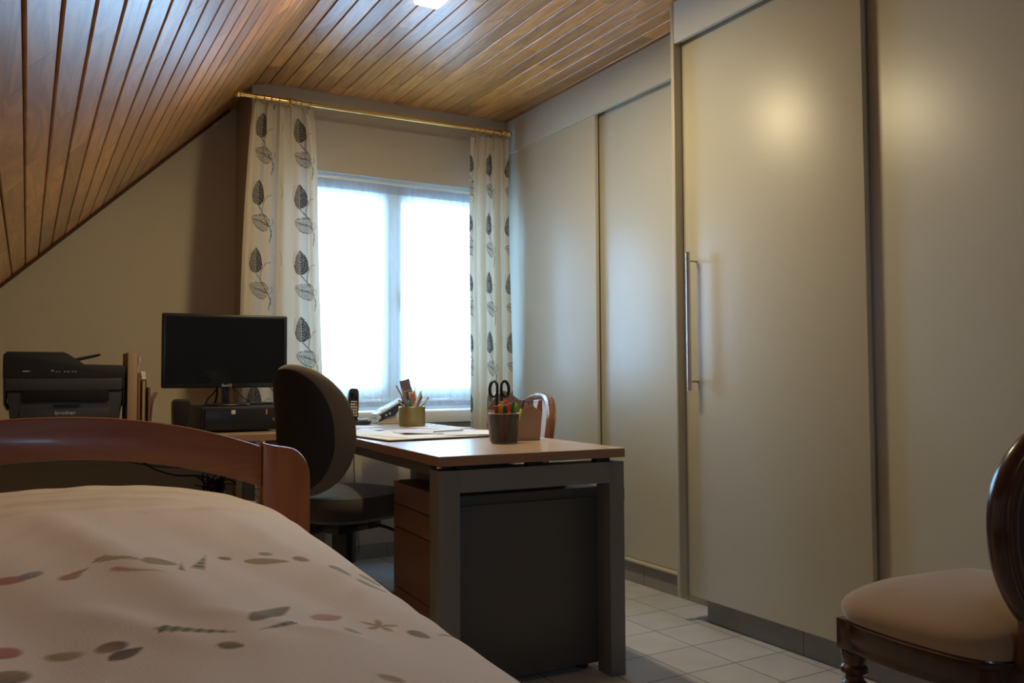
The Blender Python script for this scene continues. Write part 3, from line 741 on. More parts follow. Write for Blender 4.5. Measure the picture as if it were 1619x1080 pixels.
# printer
P0 = (.138, 3.99)
pr = thing('printer', 'black multifunction laser printer on the side desk', 'printer', (P0[0], P0[1], ZT))
bm = new()
prism(bm, [(-.182, 0), (-.205, .185), (.208, .185), (.185, 0)], 'Y', -.185, .17, bev=.008)
mesh_obj('body', bm, M_grey, pr)
bm = new(); prism(bm, [(-.203, .110), (-.214, .135), (-.2165, .235), (.211, .235), (.208, .135), (.195, .110), (.195, .112), (.205, .137), (.205, .2), (-.208, .2), (-.208, .137), (-.197, .112)], 'Y', -.19, .165, bev=0); 
mesh_obj('side_cover', bm, M_blackm, pr)
bm = new(); box(bm, -.208, .2, -.192, -.186, .186, .234, .002); box(bm, -.16, .16, -.1905, -.186, .05, .115, .002); mesh_obj('front_panel', bm, M_grey, pr)
bm = new(); box(bm, -.152, .153, -.1935, -.1865, .142, .190, .004); mesh_obj('output_slot', bm, M_slot, pr)
bm = new(); box(bm, -.045, .05, -.194, -.190, .122, .130, .0015); mesh_obj('tray_grip', bm, M_slot, pr)
bm = new(); prism(bm, [(-.2175, .236), (-.2175, .325), (-.205, .338), (-.012, .338), (.006, .330), (.062, .290), (.198, .287), (.212, .278), (.212, .236)], 'Y', -.195, .17, bev=.004)
mesh_obj('scanner_lid', bm, M_blackm, pr)
bm = new(); prism(bm, [(.022, .313), (.118, .334), (.126, .329), (.118, .324), (.030, .303)], 'Y', -.15, .12, bev=.001); mesh_obj('document_tray', bm, M_black, pr)
for x, w, z in ((-.152, .020, .262), (-.130, .003, .262), (-.055, .010, .264), (-.038, .004, .260), (-.028, .004, .260), (-.010, .006, .2605), (.002, .007, .2605), (.018, .005, .2605), (.028, .006, .2605)):
    bm = new(); box(bm, x, x+w, -.1962, -.1950, z-.0016, z+.0016); mesh_obj('button', bm, M_letter, pr)
text_mesh('lettering', 'brother', .021, M_letter, pr, (-.002, -.1912, .0975), (PI/2, 0, 0), .0004, 1.12)

# albums and folders, upright between printer and loudspeaker
def book(name, label, cat, x, y, w, h, d, m1, m2, lean=0, label_strip=None, grp='albums and folders beside the printer'):
    o = thing(name, label, cat, (x, y, ZT), 0, grp)
    bm = new(); T = Matrix.Rotation(lean, 4, 'Y')
    box(bm, -w/2, -w/2+.0025, -d/2, d/2, 0, h, .0008, mtx=T); box(bm, w/2-.0025, w/2, -d/2, d/2, 0, h, .0008, mtx=T); box(bm, -w/2+.0026, w/2-.0026, -d/2, -d/2+.003, 0, h, .0006, mtx=T)
    mesh_obj('cover', bm, m1, o)
    bm = new(); box(bm, -w/2+.003, w/2-.003, -d/2+.0032, d/2-.004, .003, h-.003, .0005, mtx=T); mesh_obj('pages', bm, m2, o)
    return o
book('album', 'tall tan photo album standing upright next to the printer', 'album', .377, 3.90, .036, .338, .22, M_book1, M_kraft)
book('folder', 'thin dark red-brown folder between tall tan album and yellow folder', 'folder', .402, 3.90, .010, .255, .22, M_book2, M_paper)
book('folder', 'olive yellow folder with dark edge in the row beside the printer', 'folder', .420, 3.90, .020, .228, .22, M_dkfolder, M_olive)
bm = new(); box(bm, .414, .4235, 3.784, 3.7885, ZT+.002, ZT+.222, .0005); tag(mesh_obj('folder', bm, M_olive), 'narrow yellow spine file standing before the dark folder edge', 'folder', 'albums and folders beside the printer')
book('folder', 'thin white folder right of the yellow one', 'folder', .4405, 3.88, .009, .195, .2, M_book2, M_paper)
def sheet(name, label, pts, w, m, th=.0008, grp=None, cat='paper', yv=(3.80, 3.96)):
    """curved standing sheet: profile pts in x,z"""
    bm = new(); P = spline([(p[0], 0, p[1]) for p in pts], 6)
    A = [(v.x, v.z) for v in P]; B = [(v.x+th, v.z) for v in P][::-1]
    prism(bm, A+B, 'Y', yv[0], yv[1])
    return tag(mesh_obj(name, bm, m), label, cat, grp)
GP = 'loose papers standing in the folder row'
sheet('paper_sheet', 'white sheet sticking out above the tall tan album', [(.3965, ZT+.26), (.3975, .95+.06), (.4035, 1.05)], .2, M_paper, grp=GP)
sheet('paper_sheet', 'second white sheet leaning out above the folders', [(.4005, ZT+.26), (.403, 1.0), (.412, 1.045)], .2, M_paper, grp=GP, yv=(3.83, 3.98))
sheet('paper_sheet', 'bluish white sheet sticking up over the dark folder', [(.412, ZT+.23), (.412, .965), (.409, .985)], .2, M_paper, .016, grp=GP, yv=(3.80, 3.85))
sheet('paper_sheet', 'white curled sheet at the end of the folder row', [(.449, ZT+.002), (.452, .80), (.462, .86), (.478, .898)], .2, M_paper, grp=GP)
sheet('paper_sheet', 'pale short sheet standing outermost in the folder row', [(.456, ZT+.002), (.459, .79), (.466, .85), (.473, .885)], .2, M_paper, grp=GP, yv=(3.83, 3.99))

# loudspeaker
sp = thing('loudspeaker', 'small black computer loudspeaker on a silver foot left of the monitor', 'speaker', (.570, 3.82, ZT))
bm = new()
prism(bm, [(p[0]*(1+.9*(p[1])), p[1]+.082) for p in [superell(a, .0345, .062, 5) for a in np.linspace(0, 2*PI, 40, endpoint=False)]], 'Y', -.025, .04, bev=.005); mesh_obj('cabinet', bm, M_blackm, sp)
bm = new(); prism(bm, [(p[0]*(1+.9*(p[1])), p[1]) for p in [superell(a, .029, .053, 5) for a in np.linspace(0, 2*PI, 40, endpoint=False)]], 'Y', -.0275, -.0255, bev=.0005)
g_ = mesh_obj('grille', bm, M_slot, sp); g_.location = (0, 0, .083)
bm = new(); box(bm, -.010, .010, -.01, .02, .009, .021, .003); box(bm, -.036, .038, -.042, .035, 0, .010, .004); mesh_obj('foot', bm, M_silver, sp)

# computer lying flat
pc = thing('desktop_computer', 'black desktop computer lying flat under the monitor', 'computer', (.832, 3.93, ZT))
bm = new(); box(bm, -.188, .188, -.165, .20, .008, .110, .006, 3); mesh_obj('case', bm, M_blackm, pc)
bm = new(); box(bm, -.178, .178, -.172, -.1655, .012, .104, .005, 2); fr_ = mesh_obj('front_panel', bm, M_black, pc)
bm = new()
for i in range(17): box(bm, -.06+i*.0135, -.0505+i*.0135, -.1745, -.1722, .016, .036, .001)
mesh_obj('vent_grille', bm, M_slot, pc)
bm = new(); box(bm, -.069, -.052, -.1738, -.1722, .078, .095, .0005); mesh_obj('badge', bm, M_letter, pc)
bm = new(); box(bm, .075, .0785, -.1738, -.1722, .072, .096, .0004); mesh_obj('indicator', bm, M_red, pc)
bm = new(); box(bm, .0795, .0822, -.1738, -.1722, .074, .096, .0004); mesh_obj('indicator', bm, M_letter, pc)
bm = new(); tube(bm, [(.128, -.1732, .070), (.106, -.1732, .052), (.128, -.1732, .034)], .0011, 6); mesh_obj('emblem', bm, M_letter, pc)
for x in (-.16, .16):
    for y in (-.13, .17): bm = new(); lathe(bm, [(.012, 0), (.012, .009)], 12, x, y); mesh_obj('foot', bm, M_black, pc)

# monitor
mz = ZT+.1105
mn = thing('monitor', 'black widescreen computer monitor, switched off, on top of the computer', 'monitor', (.775, 3.93, mz), math.radians(-1))
bm = new(); box(bm, -.270, .268, -.012, .022, .079, .406, .007, 3); mesh_obj('bezel', bm, M_black, mn)
bm = new(); box(bm, -.255, .253, -.0135, -.0125, .100, .392); mesh_obj('screen', bm, M_screen, mn)
bm = new(); box(bm, -.14, .14, .022, .045, .13, .33, .01, 3); mesh_obj('rear_housing', bm, M_blackm, mn)
bm = new(); box(bm, -.016, .016, .004, .03, .008, .14, .004); mesh_obj('neck', bm, M_black, mn)
bm = new(); vs = lathe(bm, [(.102, 0), (.105, .003), (.100, .008), (.03, .012)], 40)
for v in vs: v.co.y *= .75
mesh_obj('base', bm, M_black, mn)
text_mesh('lettering', 'BenQ', .017, M_letter, mn, (0, -.0135, .0895), (PI/2, 0, 0), .0004, 1.1)

# low black tray behind the monitor base
bm = new(); box(bm, .88, .995, 3.97, 4.08, mz+.001, mz+.010, .004, 3); tag(mesh_obj('router', bm, M_black), 'flat black box on the computer behind the monitor base', 'router')

# cables
def cable(label, pts, r=.0028, m=M_blackm, grp=None, name='cable'):
    bm = new(); P = spline(pts, 8); c0 = P[0].copy()
    tube(bm, [p-c0 for p in P], r, 8); o = mesh_obj(name, bm, m, smooth=60); o.location = c0
    return tag(o, label, 'cable', grp)
cable('thin black cable looping behind the loudspeaker foot', [(.605, 3.81, ZT+.004), (.62, 3.80, ZT+.014), (.641, 3.80, ZT+.018)], .0018)
cable('thin black cable curling left of the loudspeaker', [(.531, 3.81, ZT+.004), (.515, 3.81, ZT+.014), (.49, 3.82, ZT+.018), (.478, 3.84, ZT+.004)], .0018)
GM = 'cables hanging behind the monitor'
cable('black video cable hanging behind the monitor neck on its left', [(.745, 3.962, mz+.085), (.735, 3.985, mz+.06), (.71, 3.995, mz+.03), (.70, 4.01, mz+.004)], .003, grp=GM)
cable('thick plugged cable left of the monitor neck', [(.742, 3.965, mz+.082), (.744, 3.975, mz+.05), (.742, 4.0, mz+.015), (.74, 4.03, mz+.006)], .005, grp=GM)
cable('thin black cable sloping down to the right behind the monitor', [(.80, 3.965, mz+.088), (.84, 3.99, mz+.055), (.90, 4.09, mz+.02), (.99, 4.12, mz-.02)], .0018, grp=GM)
cable('thin cable at the right end of the monitor reaching down', [(.97, 3.97, mz+.09), (1.0, 4.0, mz+.06), (1.03, 4.05, mz+.04)], .0018, grp=GM)
GC = 'cables below the side desk'
wy = 4.62
cable('long black cable drooping from left to the tangle under the side desk', [(.40, wy, .60), (.50, wy, .545), (.57, wy, .50), (.66, wy-.02, .468), (.76, wy-.05, .462), (.82, wy-.08, .45)], .004, grp=GC)
cable('thin cable stretched level under the side desk', [(.42, wy+.02, .55), (.60, wy, .51), (.80, wy-.02, .498), (.93, wy-.03, .50)], .0022, grp=GC)
cable('black cable sagging in a U right of the tangle', [(.86, 4.5, .43), (.905, 4.48, .44), (.945, 4.3, .405), (.985, 4.28, .335), (1.035, 4.28, .345), (1.06, 4.29, .45)], .0035, grp=GC)
cable('thin cable running right from the tangle', [(.84, 4.5, .425), (.92, 4.4, .425), (1.02, 4.29, .405), (1.12, 4.29, .38)], .0025, grp=GC)
rng = random.Random(4)
for i in range(14):
    c = Vector((.835, 4.5, .40)); P = [c+Vector((rng.uniform(-.10, .07), rng.uniform(-.03, .05), rng.uniform(.0, .09)))]
    for j in range(5): P.append(c+Vector((rng.uniform(-.035, .04), rng.uniform(-.03, .03), rng.uniform(-.07, .05))))
    P.append(c+Vector((rng.uniform(-.06, .05), rng.uniform(-.03, .03), rng.uniform(-.16, -.02))))
    cable('black cable knotted into the tangle under the side desk', P, rng.uniform(.0022, .0042), grp='cable tangle under the side desk')
bm = new(); box(bm, -.03, .03, -.02, .02, -.12, .03, .006); o = mesh_obj('cable_box', bm, M_black); o.location = (.84, 4.5, .40); tag(o, 'black power strip in the middle of the cable tangle', 'power strip')
cable('thin dark cable hanging down the wall below the window', [(1.50, 4.312, .69), (1.505, 4.314, .5), (1.51, 4.312, .3), (1.53, 4.312, .10), (1.53, 4.300, .04)], .0018)

# ------------------------------------------------------------------ things on the main desk
ZD = .7232
# desk pad
pad = thing('desk_pad', 'black desk pad lying under the papers', 'desk pad', (1.385, 3.10, ZD), math.radians(4))
bm = new(); box(bm, -.27, .275, -.215, .235, 0, .0045, .0015); mesh_obj('mat', bm, M_pad, pad)
bm = new(); box(bm, -.268, .272, -.21, .23, .0048, .0075, .0005); mesh_obj('calendar_block', bm, M_paper, pad)
GPp = 'papers spread on the main desk'
def flat_sheet(label, x, y, z, w, l, rz, m, curl=.0, th=.0006, name='paper_sheet', corner=(1, -1)):
    bm = new(); n = 12; T = []
    for j in range(n+1):
        row = []
        for i in range(n+1):
            u, v = i/n, j/n
            cu_ = max(0, (u if corner[0] > 0 else 1-u)+(v if corner[1] > 0 else 1-v)-1.35)
            row.append(bm.verts.new(((u-.5)*w, (v-.5)*l, th+curl*cu_**2)))
        T.append(row)
    for j in range(n):
        for i in range(n): bm.faces.new((T[j][i], T[j][i+1], T[j+1][i+1], T[j+1][i]))
    bm.normal_update(); r_ = bmesh.ops.solidify(bm, geom=bm.faces[:], thickness=th)
    o = mesh_obj(name, bm, m, smooth=40); o.location = (x, y, z); o.rotation_euler = (0, 0, rz)
    return tag(o, label, 'paper', GPp)
flat_sheet('white sheet lying on the desk pad nearest the camera', 1.30, 3.04, ZD+.0080, .21, .297, .2, M_paper)
flat_sheet('pinkish sheet with a lifted corner across the papers', 1.44, 3.16, ZD+.0092, .297, .21, -.15, M_paper2, .018, corner=(-1, -1))
flat_sheet('white sheet at the right edge of the desk pad', 1.54, 3.05, ZD+.0104, .21, .29, -.35, M_paper, .006)
flat_sheet('pinkish sheet lying just before the brass pot', 1.48, 3.46, ZD+.0006, .30, .21, .1, M_paper2, .008, corner=(-1, -1))
flat_sheet('white sheet between desk pad and phone', 1.27, 3.50, ZD+.0006, .21, .297, -.1, M_paper, .005)
flat_sheet('white sheet lying on the desk right of the brass pot', 1.65, 3.55, ZD+.0020, .18, .26, .25, M_paper)
flat_sheet('small white slip beside the phone', 1.36, 3.86, ZD+.0006, .15, .21, .4, M_paper, .005)
bm = new(); tube(bm, [(-.07, 0, .004), (.06, 0, .004), (.068, 0, .004)], [.0042, .0042, .001], 10); o = mesh_obj('pen', bm, M_silver); o.location = (1.44, 3.02, ZD+.0175); o.rotation_euler = (0, 0, .12); tag(o, 'silver pen lying on the papers', 'pen')

def pencil(label, base, top, r, m, grp, tip=None, name='pencil', cat='pencil', flat=False, capm=None):
    b = Vector(base); d = Vector(top)-b; L_ = d.length
    o = thing(name, label, cat, base, 0, grp); o.rotation_mode = 'QUATERNION'; o.rotation_quaternion = Vector((0, 0, 1)).rotation_difference(d)
    bm = new()
    if flat: box(bm, -r, r, -r*.4, r*.4, 0, L_, r*.2)
    else: lathe(bm, [(r*.3, 0), (r, r*2.5), (r, L_-r*.4), (r*.8, L_)], 8)
    mesh_obj('shaft', bm, m, o)
    if capm:
        bm = new(); lathe(bm, [(r*1.12, L_-.032), (r*1.15, L_-.002), (r*.9, L_+.001)], 10); mesh_obj('cap', bm, capm, o)
    return o
# brass pot with pencils
BP = (1.610, 3.79)
o = thing('pencil_pot', 'round aged brass pot holding pencils near the window', 'pot', (BP[0], BP[1], ZD+.0015))
bm = new(); lathe(bm, [(.0, .0005), (.062, .0), (.0635, .002), (.0635, .090), (.062, .092), (.0605, .090), (.0605, .003), (0, .003)], 48, caps=False); mesh_obj('pot_body', bm, M_pot, o)
def cm(n, c, r=.5): return mat(n, c, r)
MP = [cm('wood_pencil', (.45, .30, .17)), cm('cream_pencil', (.62, .55, .42)), cm('blue_pencil', (.05, .20, .36)), cm('copper_pencil', (.40, .17, .06)), cm('grey_pencil', (.28, .28, .32)), cm('striped_pencil', (.30, .20, .20)), cm('white_pencil', (.66, .66, .66)), cm('teal_pencil', (.03, .25, .30))]
zb = ZD+.006
specs = [  # (x offset at rim, rise above pot base, material, radius, label)
 (-.100, .188, 5, .0042, 'long striped pencil leaning far left out of the brass pot'),
 (-.062, .175, 5, .0042, 'striped pencil leaning left behind the long one in the brass pot'),
 (-.072, .120, 1, .0055, 'thick cream pencil leaning left in the brass pot'),
 (-.045, .135, 2, .0070, 'wide blue marker in the brass pot'),
 (-.020, .128, 7, .0070, 'teal marker in the middle of the brass pot'),
 (-.035, .112, 6, .0055, 'short white pencil at the front of the brass pot'),
 (-.010, .118, 1, .0060, 'short cream crayon at the centre of the brass pot'),
 (.012, .112, 6, .0060, 'white crayon right of centre in the brass pot'),
 (.052, .145, 4, .0045, 'slim grey pencil leaning right in the brass pot'),
 (.060, .132, 3, .0055, 'copper pencil leaning right in the brass pot'),
 (.045, .115, 3, .0055, 'second copper pencil just above the rim of the brass pot'),
 (.075, .122, 6, .0045, 'white stick leaning right out of the brass pot'),
 (.095, .130, 4, .0050, 'grey stick leaning furthest right out of the brass pot'),
 (.030, .215, 0, .0018, 'thin tall wooden skewer standing in the brass pot'),
 (.040, .160, 1, .0045, 'pale brush handle beside the card in the brass pot'),
]
for i, (dx, hh, mi, r_, lb) in enumerate(specs):
    dy = ((i*37) % 7-3)*.009; a = .45
    bx0 = (-dx*.35, -dy*.6)
    pencil(lb, (BP[0]+bx0[0], BP[1]+bx0[1], zb), (BP[0]+dx*.92, BP[1]+dy, zb+hh), r_, MP[mi], 'pencils and sticks in the brass pot', name='pencil', cat='pencil')
# cards in the pot
o = thing('card', 'dark printed card standing tilted in the brass pot', 'card', (BP[0]+.006, BP[1]+.018, zb+.07)); o.rotation_euler = (0, -.26, 0)
bm = new(); box(bm, -.026, .026, -.0008, .0008, 0, .150, .0004); mesh_obj('card_face', bm, cm('dark_card', (.10, .085, .09)), o)
bm = new(); box(bm, -.022, .022, -.0014, -.0009, .092, .098); mesh_obj('card_stripe', bm, cm('card_stripe', (.30, .27, .26)), o)
o = thing('card', 'small red and cream picture card in the brass pot', 'card', (BP[0]+.014, BP[1]+.004, zb+.07)); o.rotation_euler = (0, -.15, 0)
bm = new(); box(bm, -.018, .018, -.0008, .0008, 0, .090, .0004); mesh_obj('card_face', bm, M_kraft, o)
bm = new(); box(bm, -.012, .012, -.0014, -.0009, .03, .078); mesh_obj('card_picture', bm, cm('card_red', (.42, .12, .06)), o)

# smoked cup of felt pens
CP = (1.452, 2.60)
o = thing('pen_cup', 'smoked see-through cup of felt-tip pens on the desk front', 'pen cup', (CP[0], CP[1], ZD))
def rr(a, b, n=5, k=48): return [superell(t_, a, b, n) for t_ in np.linspace(0, 2*PI, k, endpoint=False)]
bm = new()
for (r0, z0, r1, z1) in ((.040, .0, .050, .104),):
    A = [bm.verts.new((p[0], p[1], z0)) for p in rr(.043, .038, 3.2)]; B = [bm.verts.new((p[0], p[1], z1)) for p in rr(.050, .043, 3.2)]
    for i in range(48): bm.faces.new((A[i], A[(i+1) % 48], B[(i+1) % 48], B[i]))
bm.normal_update(); bmesh.ops.solidify(bm, geom=bm.faces[:], thickness=.0012); mesh_obj('cup_wall', bm, M_mesh, o)
bm = new(); prism(bm, rr(.0425, .0375, 3.2), 'Z', 0, .0025); mesh_obj('cup_base', bm, M_mesh, o)
bm = new(); tube(bm, [(p[0], p[1], .104) for p in rr(.0505, .0435, 3.2)], .0014, 6, closed=True); mesh_obj('rim', bm, M_silver, o)
bm = new(); tube(bm, [(p[0], p[1], .002) for p in rr(.0435, .0385, 3.2)], .0014, 6, closed=True); mesh_obj('base_ring', bm, M_silver, o)
FP = dict(green=cm('green_pen', (.03, .42, .10)), dgreen=cm('dark_green_pen', (.01, .20, .10)), red=cm('red_pen', (.65, .06, .03)), orange=cm('orange_pen', (.75, .22, .03)), yellow=cm('yellow_pen', (.65, .55, .05)), brown=cm('brown_pen', (.18, .06, .03)), lime=cm('lime_pen', (.25, .55, .05)), tan=cm('tan_pen', (.55, .40, .18)), pinkp=cm('pink_pen', (.70, .25, .3)))
pens = [(-.040, -.018, .108, 'brown', 'brown pen at the left rim of the smoked cup'), (-.030, -.026, .112, 'orange', 'orange pen at the left in the smoked cup'), (-.020, -.016, .108, 'yellow', 'yellow pen left of the dark green one in the smoked cup'), (-.008, -.02, .110, 'dgreen', 'dark green pen below the scissors'),
        (-.006, .005, .124, 'tan', 'tan wooden stick among the pens in the smoked cup'), (.006, -.028, .116, 'red', 'bright red pen in the middle of the smoked cup'), (.014, .0, .112, 'orange', 'second red-orange pen behind the bright red one'), (.022, -.024, .120, 'dgreen', 'green pen right of centre in the smoked cup'),
        (.030, .0, .118, 'green', 'mid green pen next to the yellow pencil'), (.038, -.02, .116, 'lime', 'light green pen near the right rim'), (.020, .025, .126, 'red', 'red pen at the back of the smoked cup')]
for i, (dx, dy, hh, c, lb) in enumerate(pens):
    pencil(lb, (CP[0]+dx*.35-.004, CP[1]+dy*.4, ZD+.005), (CP[0]+dx*1.05, CP[1]+dy, ZD+.022+hh), .0064, FP[c], 'felt-tip pens in the smoked cup', name='felt_pen', cat='pen', capm=FP[c])
pencil('long red marker slanting across inside the smoked cup', (CP[0]-.030, CP[1]-.028, ZD+.005), (CP[0]+.004, CP[1]-.034, ZD+.112), .006, FP['red'], None, name='felt_pen', cat='pen')
pencil('long yellow-green pencil with dark end leaning right out of the cup', (CP[0]+.020, CP[1]-.02, ZD+.005), (CP[0]+.080, CP[1]-.0, ZD+.148), .0050, FP['yellow'], None, name='pencil', cat='pencil', capm=cm('dark_cap', (.03, .06, .07)))
# scissors, handles up
sc_ = thing('scissors', 'black handled scissors standing handles up in the smoked cup', 'scissors', (CP[0]-.012, CP[1]+.012, ZD+.006))
for sg in (-1, 1):
    bm = new()
    P = [(sg*.008+sg*.0150*(1-math.cos(a))*1.0, 0, .186+.027*math.sin(a)-.003*(1-math.cos(a))) for a in np.linspace(0, 2*PI, 28, endpoint=False)]
    tube(bm, P, .0062, 8, closed=True, ry=.0042)
    tube(bm, [(sg*.009, 0, .203), (sg*.008, 0, .18), (sg*.010, 0, .150), (sg*.012, 0, .11)], [.0075, .0105, .011, .008], 8, ry=[.004, .0045, .0045, .004])
    h_ = mesh_obj('handle', bm, M_black, sc_)
    bm = new(); prism(bm, [(sg*-.001, .004), (sg*.006, .06), (sg*.014, .115), (sg*.004, .125), (sg*-.006, .06)], 'Y', -.001 if sg < 0 else .0012, .001 if sg < 0 else .003); mesh_obj('blade', bm, M_steel, sc_)

# kraft box with open flaps behind the cup
kb = thing('card_box', 'brown card gift box with raised flaps behind the pen cup', 'box', (1.552, 2.70, ZD), math.radians(-6))
bm = new()
def frus(bm, a0, a1, b0, b1, z0, z1, th=.0015):
    A = [bm.verts.new(p) for p in ((-a0, -b0, z0), (a0, -b0, z0), (a0, b0, z0), (-a0, b0, z0))]; B = [bm.verts.new(p) for p in ((-a1, -b1, z1), (a1, -b1, z1), (a1, b1, z1), (-a1, b1, z1))]
    for i in range(4): bm.faces.new((A[i], A[(i+1) % 4], B[(i+1) % 4], B[i]))
    bm.faces.new(A[::-1]); bm.normal_update(); bmesh.ops.solidify(bm, geom=bm.faces[:], thickness=th)
frus(bm, .085, .094, .035, .040, 0, .112); mesh_obj('box_body', bm, M_kraft, kb, smooth=0)
bm = new(); prism(bm, [(-.094, .112), (-.082, .130), (-.060, .158), (-.030, .182), (.0, .172), (.035, .146), (.070, .142), (.094, .146), (.094, .112)], 'Y', .0385, .040); mesh_obj('flap', bm, M_mauve, kb, smooth=0)
bm = new(); prism(bm, [(-.094, .112), (-.085, .128), (-.06, .118), (.02, .116), (.05, .130), (.07, .116), (.094, .112)], 'Y', -.040, -.0385); mesh_obj('flap', bm, M_kraft, kb, smooth=0)
bm = new(); prism(bm, [(.070, .118), (.078, .1455), (.0925, .1455), (.0925, .105)], 'Y', -.0415, -.0402); mesh_obj('pink_stripe', bm, M_pink, kb, smooth=0)
bm = new(); box(bm, .03, .048, -.012, .012, .06, .135, .003); mesh_obj('contents', bm, cm('pink_paper', (.6, .25, .25)), kb)

# cordless phone
ph = thing('cordless_phone', 'black cordless phone upright in its charging base', 'phone', (1.415, 4.06, ZD))
bm = new(); prism(bm, [(-.045, -.05), (.062, -.05), (.085, -.015), (.075, .05), (-.045, .05)], 'Z', 0, .020, bev=.005); mesh_obj('charging_base', bm, M_blueplastic, ph)
bm = new(); prism(bm, [(.012, -.035), (.060, -.038), (.074, -.012), (.066, .035), (.012, .035)], 'Z', .0205, .030, bev=.003); bs = mesh_obj('base_top', bm, M_lightplastic, ph)
bm = new()
for i in range(3):
    for j in range(2): box(bm, .022+.014*i, .031+.014*i, -.022+.02*j, -.012+.02*j, .0302, .0325, .001)
mesh_obj('base_keys', bm, M_blueplastic, ph)
hs = Matrix.Rotation(.10, 4, 'X')@Matrix.Rotation(.05, 4, 'Y')
bm = new(); prism(bm, [(p[0], p[1]+.098) for p in rr(.026, .080, 5, 40)], 'Y', -.014, .012, bev=.004); hd = mesh_obj('handset', bm, M_black, ph); hd.location = (-.012, -.01, .002); hd.rotation_euler = (-.10, 0.06, 0)
bm = new(); box(bm, -.018, .018, -.0152, -.0142, .118, .152, .0006); mesh_obj('display', bm, M_screen, hd)
bm = new()
for r_ in range(5):
    for c_ in range(3): box(bm, -.017+.0125*c_, -.0075+.0125*c_, -.0158, -.0142, .040+.0135*r_, .049+.0135*r_, .001)
mesh_obj('keypad', bm, M_beigeplastic, hd)
bm = new(); box(bm, .0095, .0165, -.0164, -.0159, .0945, .103, .0004); mesh_obj('red_key', bm, M_red, hd)
bm = new(); box(bm, -.016, .016, -.0156, -.0153, .110, .1135); mesh_obj('label_strip', bm, M_letter, hd)

# payment terminal
pt = thing('card_terminal', 'white and navy desk terminal tilted on a stand beside the phone', 'terminal', (1.60, 4.065, ZD), math.radians(0))
bm = new(); prism(bm, [(-.075, .032), (-.078, .048), (.065, .122), (.085, .118), (.078, .104), (.02, .040), (-.045, .026)], 'Y', -.035, .045, bev=.004); mesh_obj('housing', bm, M_blueplastic, pt)
bm = new(); prism(bm, [(-.079, .040), (-.080, .050), (.066, .1265), (.078, .1245), (.066, .116), (-.050, .052)], 'Y', -.037, .047, bev=.002); tp = mesh_obj('top_shell', bm, M_lightplastic, pt)
bm = new(); prism(bm, [(-.050, .0682), (-.022, .0832), (-.022, .0842), (-.050, .0692)], 'Y', -.028, .038); mesh_obj('display', bm, M_screen, pt)
bm = new(); box(bm, -.080, -.052, -.036, .046, .026, .046, .006); mesh_obj('nose', bm, M_lightplastic, pt)
bm = new(); prism(bm, [(-.055, .010), (-.020, .034), (.030, .048), (.060, .010)], 'Y', -.025, .035, bev=.002); box(bm, -.070, .075, -.035, .045, 0, .010, .003); mesh_obj('stand', bm, M_beigeplastic, pt)
bm = new()
for x, z in ((-.028, .044), (-.008, .052)): ball(bm, (x, -.0352, z), .005, 1, .3, 1, 10)
mesh_obj('side_button', bm, M_letter, pt)
bm = new(); box(bm, 1.475, 1.505, 4.255, 4.275, 0, .0, 0); bm.free()
bm = new(); box(bm, -.014, .014, -.008, .008, 0, .008, .002); o = mesh_obj('eraser', bm, M_red); o.location = (1.50, 4.312, .7715); tag(o, 'small red object on the window sill', 'eraser')

# ------------------------------------------------------------------ office chair
oc = thing('office_chair', 'charcoal office swivel chair with tall oval back at the desk corner', 'office chair', (1.055, 3.135, 0), math.radians(-66))
# local +y = facing
def pad_mesh(bm, a, b, n, z0, z1, dome, k=56, rings=10):
    """cushion: superellipse plan, rounded edge, domed top"""
    R = []
    prof_ = [(0.90, z0), (.97, z0+(z1-z0)*.15), (1.0, z0+(z1-z0)*.5), (.975, z0+(z1-z0)*.85), (.93, z1)]
    prof_ += [(.93*(1-i/rings), z1+dome*(1-(1-i/rings)**2)) for i in range(1, rings)]
    for sc__, z in prof_: R.append([bm.verts.new((p[0]*sc__, p[1]*sc__, z)) for p in rr(a, b, n, k)])
    for A, B in zip(R, R[1:]):
        for i in range(k): bm.faces.new((A[i], A[(i+1) % k], B[(i+1) % k], B[i]))
    bm.faces.new(R[0][::-1]); bm.faces.new(R[-1])
bm = new(); pad_mesh(bm, .225, .225, 3.2, .435, .525, .022); mesh_obj('seat', bm, M_chairfab, oc)
bm = new(); box(bm, -.10, .10, -.12, .10, .385, .434, .01); box(bm, -.16, .16, -.03, .03, .40, .434, .005); mesh_obj('mechanism', bm, M_black, oc)
bm = new(); lathe(bm, [(.028, .10), (.028, .25), (.045, .26), (.045, .385)], 24); mesh_obj('column', bm, M_black, oc)
for sg in (-1, 1):
    bm = new(); tube(bm, spline([(sg*.10, .02, .41), (sg*.18, .03, .405), (sg*.25, .05, .385)], 5), .006, 8); mesh_obj('lever', bm, M_black, oc)
for i in range(5):
    a = 2*PI*i/5+.3; d_ = Vector((math.cos(a), math.sin(a), 0))
    bm = new(); tube(bm, [d_*.02+Vector((0, 0, .115)), d_*.15+Vector((0, 0, .105)), d_*.29+Vector((0, 0, .075))], [.028, .024, .014], 10, ry=[.022, .018, .012]); lg = mesh_obj('leg', bm, M_black, oc)
    bm = new(); c = d_*.285; side = Vector((-d_.y, d_.x, 0))
    for s_ in (-1, 1): tube(bm, [c+side*s_*.008+Vector((0, 0, .027)), c+side*s_*.026+Vector((0, 0, .027))], .027, 18)
    mesh_obj('caster', bm, M_black, lg)
